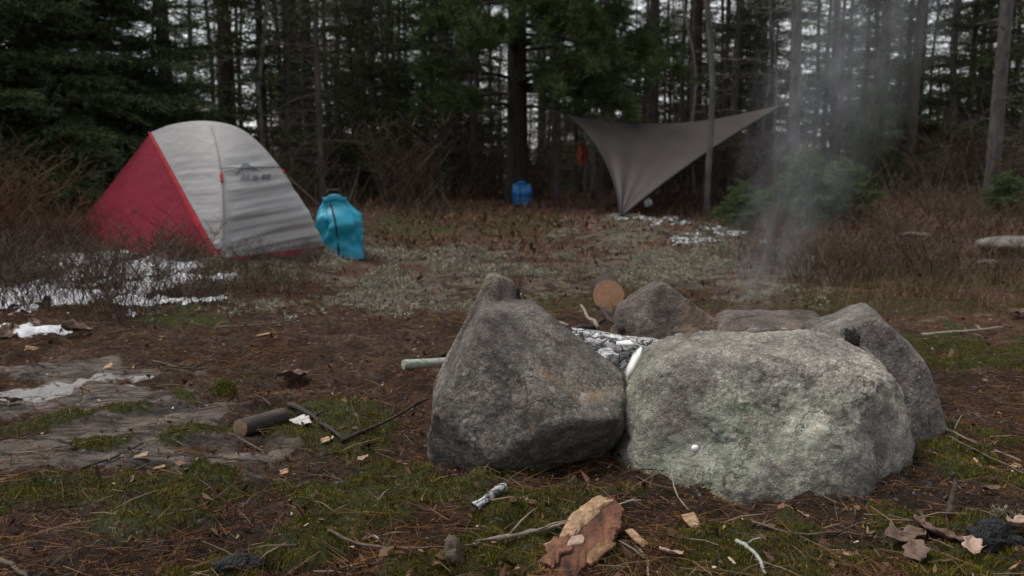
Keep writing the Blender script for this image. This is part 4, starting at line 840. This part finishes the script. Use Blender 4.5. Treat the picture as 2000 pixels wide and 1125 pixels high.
def tangle(label, px, py, n, L, spread_, m, seed):          # wiry dead stalks too small to pick apart
    rnd = random.Random(seed); c = on(px, py); mb = MB()
    for _ in range(n):
        a = rnd.uniform(0, 6.28); p = Vector((rnd.gauss(0, spread_), rnd.gauss(0, spread_*.6), .004)); l = L*rnd.uniform(.4, 1.1); e = p+Vector((math.cos(a)*l, math.sin(a)*l, rnd.uniform(0, .45)*l)); mb.tube([p, p.lerp(e, .5)+Vector((0, 0, .12*l)), e], [.0013, .0011, .0006], 4, False)
    tag(mb.build('dead_stalks', m, None, False, c), label, 'stalks', None, 'stuff')
tangle('tangle of dead stalks between the two front boulders', 1160, 955, 70, .10, .05, M['twig_brown'], 1); tangle('dead stalks heaped left of the peaked boulder', 800, 850, 60, .09, .06, M['twig_brown'], 2); tangle('rusty needles piled below the peaked boulder', 920, 960, 40, .07, .05, M['litter'], 3); tangle('dry stalks at the right foot of the broad boulder', 1800, 1000, 60, .08, .07, M['twig_brown'], 4); tangle('wiry stalks behind the red bark slab', 1210, 1010, 60, .11, .05, M['twig_brown'], 5); tangle('dry stalks along the foot of the broad boulder, centre', 1480, 1010, 70, .07, .10, M['twig_brown'], 7); tangle('fallen needles along the foot of the broad boulder, right', 1650, 1010, 70, .07, .08, M['litter'], 8); tangle('stalks by the left foot of the broad boulder', 1290, 975, 60, .08, .05, M['litter'], 9); tangle('dead stalks at the bottom centre beside the red bark', 1000, 1080, 60, .12, .12, M['twig_mixed'], 10); tangle('dead stalks at the bottom right among the leaves', 1700, 1090, 70, .10, .14, M['twig_mixed'], 11); tangle('dead stalks in the moss right of the fire ring', 1930, 930, 60, .11, .12, M['twig_mixed'], 12); tangle('orange needles lying in the bottom left', 170, 1050, 40, .13, .10, M['litter'], 6)
# chips, bark plates, leaves
def plate(name, label, poly, thick, m, cat, tilt=(0, 0), lift=.006, jag=.006, seed=0, inner=None, sub=9, curl=0.0, df=1.6):
    rnd = random.Random(seed); cx_, cy_ = sum(p[0] for p in poly)/len(poly), sum(p[1] for p in poly)/len(poly); c = on(cx_, cy_); kx = c.y/FPX; W_ = [c+Vector(((p[0]-cx_)*kx, -(p[1]-cy_)*kx*df, 0)) for p in poly]; out = []
    for i in range(len(W_)):
        a, b_ = W_[i], W_[(i+1) % len(W_)]
        for k in range(sub): v_ = a.lerp(b_, k/sub)-c; out.append(v_+v_.normalized()*jag*2.2*float(fbm((i*sub+k)*.33, seed*1.7, 0, seed, 3, .6))+Vector((rnd.gauss(0, jag), rnd.gauss(0, jag), 0))*.12)
    n = len(out); rings = []
    for f in (1, .72, .4):
        rings.append([Vector((v.x*f, v.y*f, tilt[0]*v.x*f+tilt[1]*v.y*f+curl*(v.x*f)**2+thick*(.5 if f == 1 else 1)*(1+rnd.uniform(-.08, .08)))) for v in out])
    bot = [Vector((v.x, v.y, tilt[0]*v.x+tilt[1]*v.y+curl*v.x**2-thick*.3)) for v in out]; mb = MB(); V = bot+rings[0]+rings[1]+rings[2]+[Vector((0, 0, thick))]
    F = [(r*n+k, r*n+(k+1) % n, (r+1)*n+(k+1) % n, (r+1)*n+k) for r in range(3) for k in range(n)]+[(3*n+k, 3*n+(k+1) % n, 4*n) for k in range(n)]+[tuple(reversed(range(n)))]; mb.add(V, F)
    zmin = min(v.z for v in V); o = mb.build(name, m); o.location = (c.x, c.y, float(Zat(c.x, c.y))+lift-min(0, zmin)*.6); return tag(o, label, cat)
plate('bark_piece', 'reddish brown bark slab lying in the bottom foreground', [(1045,1122),(1075,1085),(1120,1058),(1165,1022),(1200,1010),(1236,1034),(1215,1062),(1180,1080),(1130,1118),(1090,1135)], .010, M['bark_red'], 'bark', (.05, .16), .006, .0055, 3, df=2.5)
plate('bark_piece', 'orange flaking layer on the right side of the red bark slab', [(1120,1100),(1165,1085),(1200,1075),(1205,1088),(1150,1112)], .006, M['bark_orange'], 'bark', (.0, .16), .015, .004, 6, df=2.5)
plate('bark_piece', 'dark torn flake at the lower left of the red bark slab', [(1050,1112),(1085,1082),(1120,1072),(1110,1095),(1075,1120)], .006, M['bark_torn'], 'bark', (.05, .16), .015, .005, 7, df=2.5)
plate('bark_piece', 'pale broken inner edge behind the red bark slab', [(1085,1060),(1130,1020),(1180,1004),(1205,1012),(1150,1040),(1100,1075)], .010, M['chip'], 'bark', (.05, .16), .010, .003, 4, df=2.5)
plate('bark_piece', 'thin pale splinter lying on top of the red bark slab', [(1058,1086),(1100,1078),(1142,1072),(1140,1084),(1090,1092)], .006, M['leaf_pale'], 'bark', (0, .16), .02, .002, 5, df=2.5)
CH = [('pale wood chip below the left part of the broad boulder', [(1333,1012),(1362,1008),(1368,1040),(1358,1060),(1342,1035)]), ('yellowish wood chip in the moss at bottom right', [(1622,1078),(1650,1076),(1676,1092),(1660,1098)]), ('yellow chip at the edge of the bare rock', [(296,905),(320,900),(324,908),(300,914)]), ('second yellow chip at the edge of the bare rock', [(264,910),(290,908),(292,915),(268,917)]),
      ('pale shaving curled near the left edge', [(48,682),(72,678),(76,690),(54,694)]), ('small tan chip above the bare rock', [(203,718),(216,715),(219,724),(206,727)]), ('square pale chip on dark soil left of the moss', [(545,922),(560,918),(563,928),(550,933)]), ('small pale chip right of the ring, upper', [(1904,896),(1912,892),(1916,910),(1910,914)]), ('longer pale chip right of the ring, lower', [(1936,902),(1944,902),(1966,918),(1958,922)]),
      ('pale chip wedged right of the red bark slab', [(1222,1048),(1240,1044),(1266,1070),(1252,1078)]), ('tan chip on the open ground far left of the ring', [(500,655),(525,652),(528,659),(505,662)]), ('little chip at the tip of the right pale twigs', [(1975,915),(1995,918),(1992,926),(1976,922)]), ('pinkish chip near the dark curved stick', [(625,874),(640,870),(645,880),(630,884)])]
for i, (l, poly) in enumerate(CH): plate('wood_chip', l, poly, .0025, M['chip'], 'wood chip', (random.uniform(-.2, .2), random.uniform(.0, .4)), .005, .0022, 20+i, sub=4)
for i, (l, poly) in enumerate([('white bark scrap beside the short barked log', [(560,828),(590,818),(612,838),(596,846),(575,838)]), ('white bark scrap just right of the first, by the barked log', [(590,824),(600,818),(606,828),(598,832)])]): plate('bark_scrap', l, poly, .002, M['ash'], 'bark', (.1, .3), .006, .002, 40+i, sub=4)
def leaf(label, px, py, size, m, rz, curl, seed, up=.012):
    rnd = random.Random(seed); mb = MB(); nl, nw = 16, 8; rows = []
    for i in range(nl+1):
        t = i/nl; wv = math.sin(math.pi*min(1, t*1.02))**.7*(.28+.06*math.cos(t*math.pi*5.2))+.012
        rows.append([Vector((size*(t-.5), size*wv*s, size*.55*(curl*(t-.5)**2*1.6+curl*1.2*abs(s)**1.5*wv*1.2+.16*float(vnoise(t*3.4, s*2.2+seed, 0, seed))+.07*float(vnoise(t*9, s*5+seed, 0, seed+2))-.05*math.exp(-(s*5)**2)))) for s in [(j/nw)*2-1 for j in range(nw+1)]])
    mb.grid(rows); c = on(px, py); o = mb.build('dry_leaf', m, None, True); o.location = c+Vector((0, 0, up)); o.rotation_euler = (rnd.uniform(-.4, .4), rnd.uniform(-.3, .3), rz)
    so = o.modifiers.new('thick', 'SOLIDIFY'); so.thickness = .0006; tag(o, label, 'leaf')
LV = [('curled taupe leaf on the soil above the short barked log', 572,745,.12,'leaf_brown',.5,.8), ('big brown dead leaf at the lower right, left one of the heap', 1768,1062,.10,'leaf_brown',.3,.5), ('big brown dead leaf at the lower right, right one of the heap', 1828,1052,.11,'leaf_brown',2.2,.5), ('pale pink dry leaf at the lower right edge', 1900,1085,.065,'leaf_pale',1.2,.9), ('pale leaf at the right edge beside the charcoal', 1985,1035,.06,'leaf_pale',.4,.7),
      ('small tan leaf on the moss left of the peaked boulder', 709,905,.038,'leaf_pale',.9,.4), ('dark leaf lying among the heap, nearest the broad boulder', 1790,1090,.08,'leaf_brown',1.4,.4), ('brown leaf at the far left by the moss pad', 20,790,.07,'leaf_brown',.2,.5), ('brown leaf in front of the snow, second from left', 150,650,.13,'leaf_brown',.6,.6), ('mauve leaf at the left border below the snow', 15,660,.14,'leaf_brown',1.7,.7), ('brown leaf just under the snow tongue', 70,640,.10,'leaf_brown',2.4,.6),
      ('reddish leaf on the moss at right below the pale twigs', 1935,965,.05,'leaf_brown',.3,.5), ('tan leaf between the stick and the moss, left of the ring', 640,868,.05,'leaf_pale',1.1,.4), ('mauve leaf at the right border above the moss', 1990,620,.12,'leaf_brown',1.1,.8), ('tan leaf at the bottom right of centre', 1310,1092,.05,'leaf_pale',2.6,.4)]
for i, (l, px, py, sz_, m_, rz, cu) in enumerate(LV): leaf(l, px, py, sz_, M[m_], rz, cu, 60+i)
# lichen sprigs at the lower right, and a pale puff on the broad boulder
P = on(1962, 1010); n = 260; q = unit(RNG.normal(size=(n, 3))); q[:, 2] = abs(q[:, 2]); o = spike_obj('lichen_tuft', spikes(q*RNG.uniform(.006, .030, (n, 1))*(1.4, 1, .8), unit(q+RNG.normal(size=q.shape)*.6), .010, .0014), M['lichen']); o.location = P; tag(o, 'pale frilly lichen tuft at the lower right edge above the leaves', 'lichen')
from mathutils.bvhtree import BVHTree
bv = BVHTree.FromPolygons([v.co+BR.location for v in BR.data.vertices], [p.vertices[:] for p in BR.data.polygons]); hit = bv.ray_cast(Vector((0, 0, CAM_H)), ray(1357, 875).normalized())[0]
if hit: lump('puff_fungus', 'tiny white puff stuck on the front of the broad boulder', hit, .0085, .007, .0075, M['white_bark'], 4, 'fungus', .15)
p = pix(1266, 396, 10.6); lump('white_pebble', 'small white object under the lower hem of the tarp', p, .045, .04, .05, M['snow'], 6, 'object', .3)
# stones of the clearing
for i, (l, px, py, sz_) in enumerate([('pale flat stone at the right edge of the rusty bank', 1975, 478, .30), ('small pale stone in the rusty bank', 1790, 458, .12), ('little pale stone near the right edge of the green patch', 1942, 512, .09), ]):
    c = on(px, py); D, F = ICO[3]; n_ = 1+.25*fbm(D[:, 0]*1.5+i*3, D[:, 1]*1.5, D[:, 2]*1.5, i, 3); o = link('loose_stone', tri_mesh('loose_stone', D*n_[:, None]*np.array((sz_, sz_*.7, sz_*.2)), F), M['granite_grey'] if i < 3 else M['lichen'], None, True); o.location = c; tag(o, l, 'stone')

# ------------------------------------------------------------------ smoke rising from the pit
sp0, sp1 = pix(1415, 690, 2.95), pix(1800, -260, 3.9); SL_ = (sp1-sp0).length
mb = MB(); mb.tube([Vector((0, 0, SL_*i/10)) for i in range(11)], [.13+.046*i for i in range(11)], 20)
m = bpy.data.materials.new('smoke'); m.use_nodes = True; t = m.node_tree; t.nodes.clear(); N = NT(t); out = N.n('OutputMaterial'); pv = N.n('VolumePrincipled'); pv.inputs['Color'].default_value = (.80, .84, .9, 1)
N.l(pv.outputs[0], out.inputs['Volume']); geo = N.coord(); mp = N.n('Mapping'); mp.inputs['Scale'].default_value = (6.0, 6.0, 2.6); N.l(geo, mp.inputs[0])
d_ = N.ramp(N.noise(1.0, 5, mp.outputs[0], .65, 1.8), [(.42, gray(0)), (.74, gray(1))])
sx_ = N.n('SeparateXYZ'); N.l(geo, sx_.inputs[0]); x_, y_, z_ = sx_.outputs
rr_ = N.math('DIVIDE', N.math('SQRT', N.math('ADD', N.math('MULTIPLY', x_, x_), N.math('MULTIPLY', y_, y_))), N.math('ADD', N.math('MULTIPLY', z_, .46/SL_), .13))
fo = N.math('MULTIPLY', N.ramp(rr_, [(.0, gray(1)), (.45, gray(.45)), (.95, gray(0))]), N.ramp(N.math('DIVIDE', z_, SL_), [(.0, gray(0)), (.10, gray(1)), (.4, gray(.75)), (.8, gray(.3))]))
N.l(N.math('MULTIPLY', N.math('MULTIPLY', d_, fo), 2.6), pv.inputs['Density'])
o = mb.build('smoke', m); o.location = sp0; o.rotation_euler = (sp1-sp0).to_track_quat('Z', 'Y').to_euler(); tag(o, 'thin blue grey smoke drifting up from the fire ring', 'smoke', None, 'stuff')

# ------------------------------------------------------------------ labels of look-alikes: by their order across the photograph
ORD = ['leftmost', 'second from left', 'third from left', 'fourth from left', 'fifth from left', 'sixth from left', 'seventh from left', 'eighth from left', 'ninth from left', 'tenth from left', 'eleventh from left', 'twelfth from left']
same = {}
for o in C.objects:
    if o.parent is None and 'label' in o and 'group' in o: same.setdefault(o['label'], []).append(o)
for l, os_ in same.items():
    if len(os_) < 2 or len(os_) > 12 or 'frame' in l or 'behind the camera' in l: continue
    os_.sort(key=lambda o: o.location.x/max(o.location.y, .1))
    for k, o in enumerate(os_):
        w_ = ('left one', 'right one')[k] if len(os_) == 2 else 'rightmost' if k == len(os_)-1 else ORD[k]
        n_ = l+', '+w_
        if len(n_.replace(',', '').split()) <= 16: o['label'] = n_
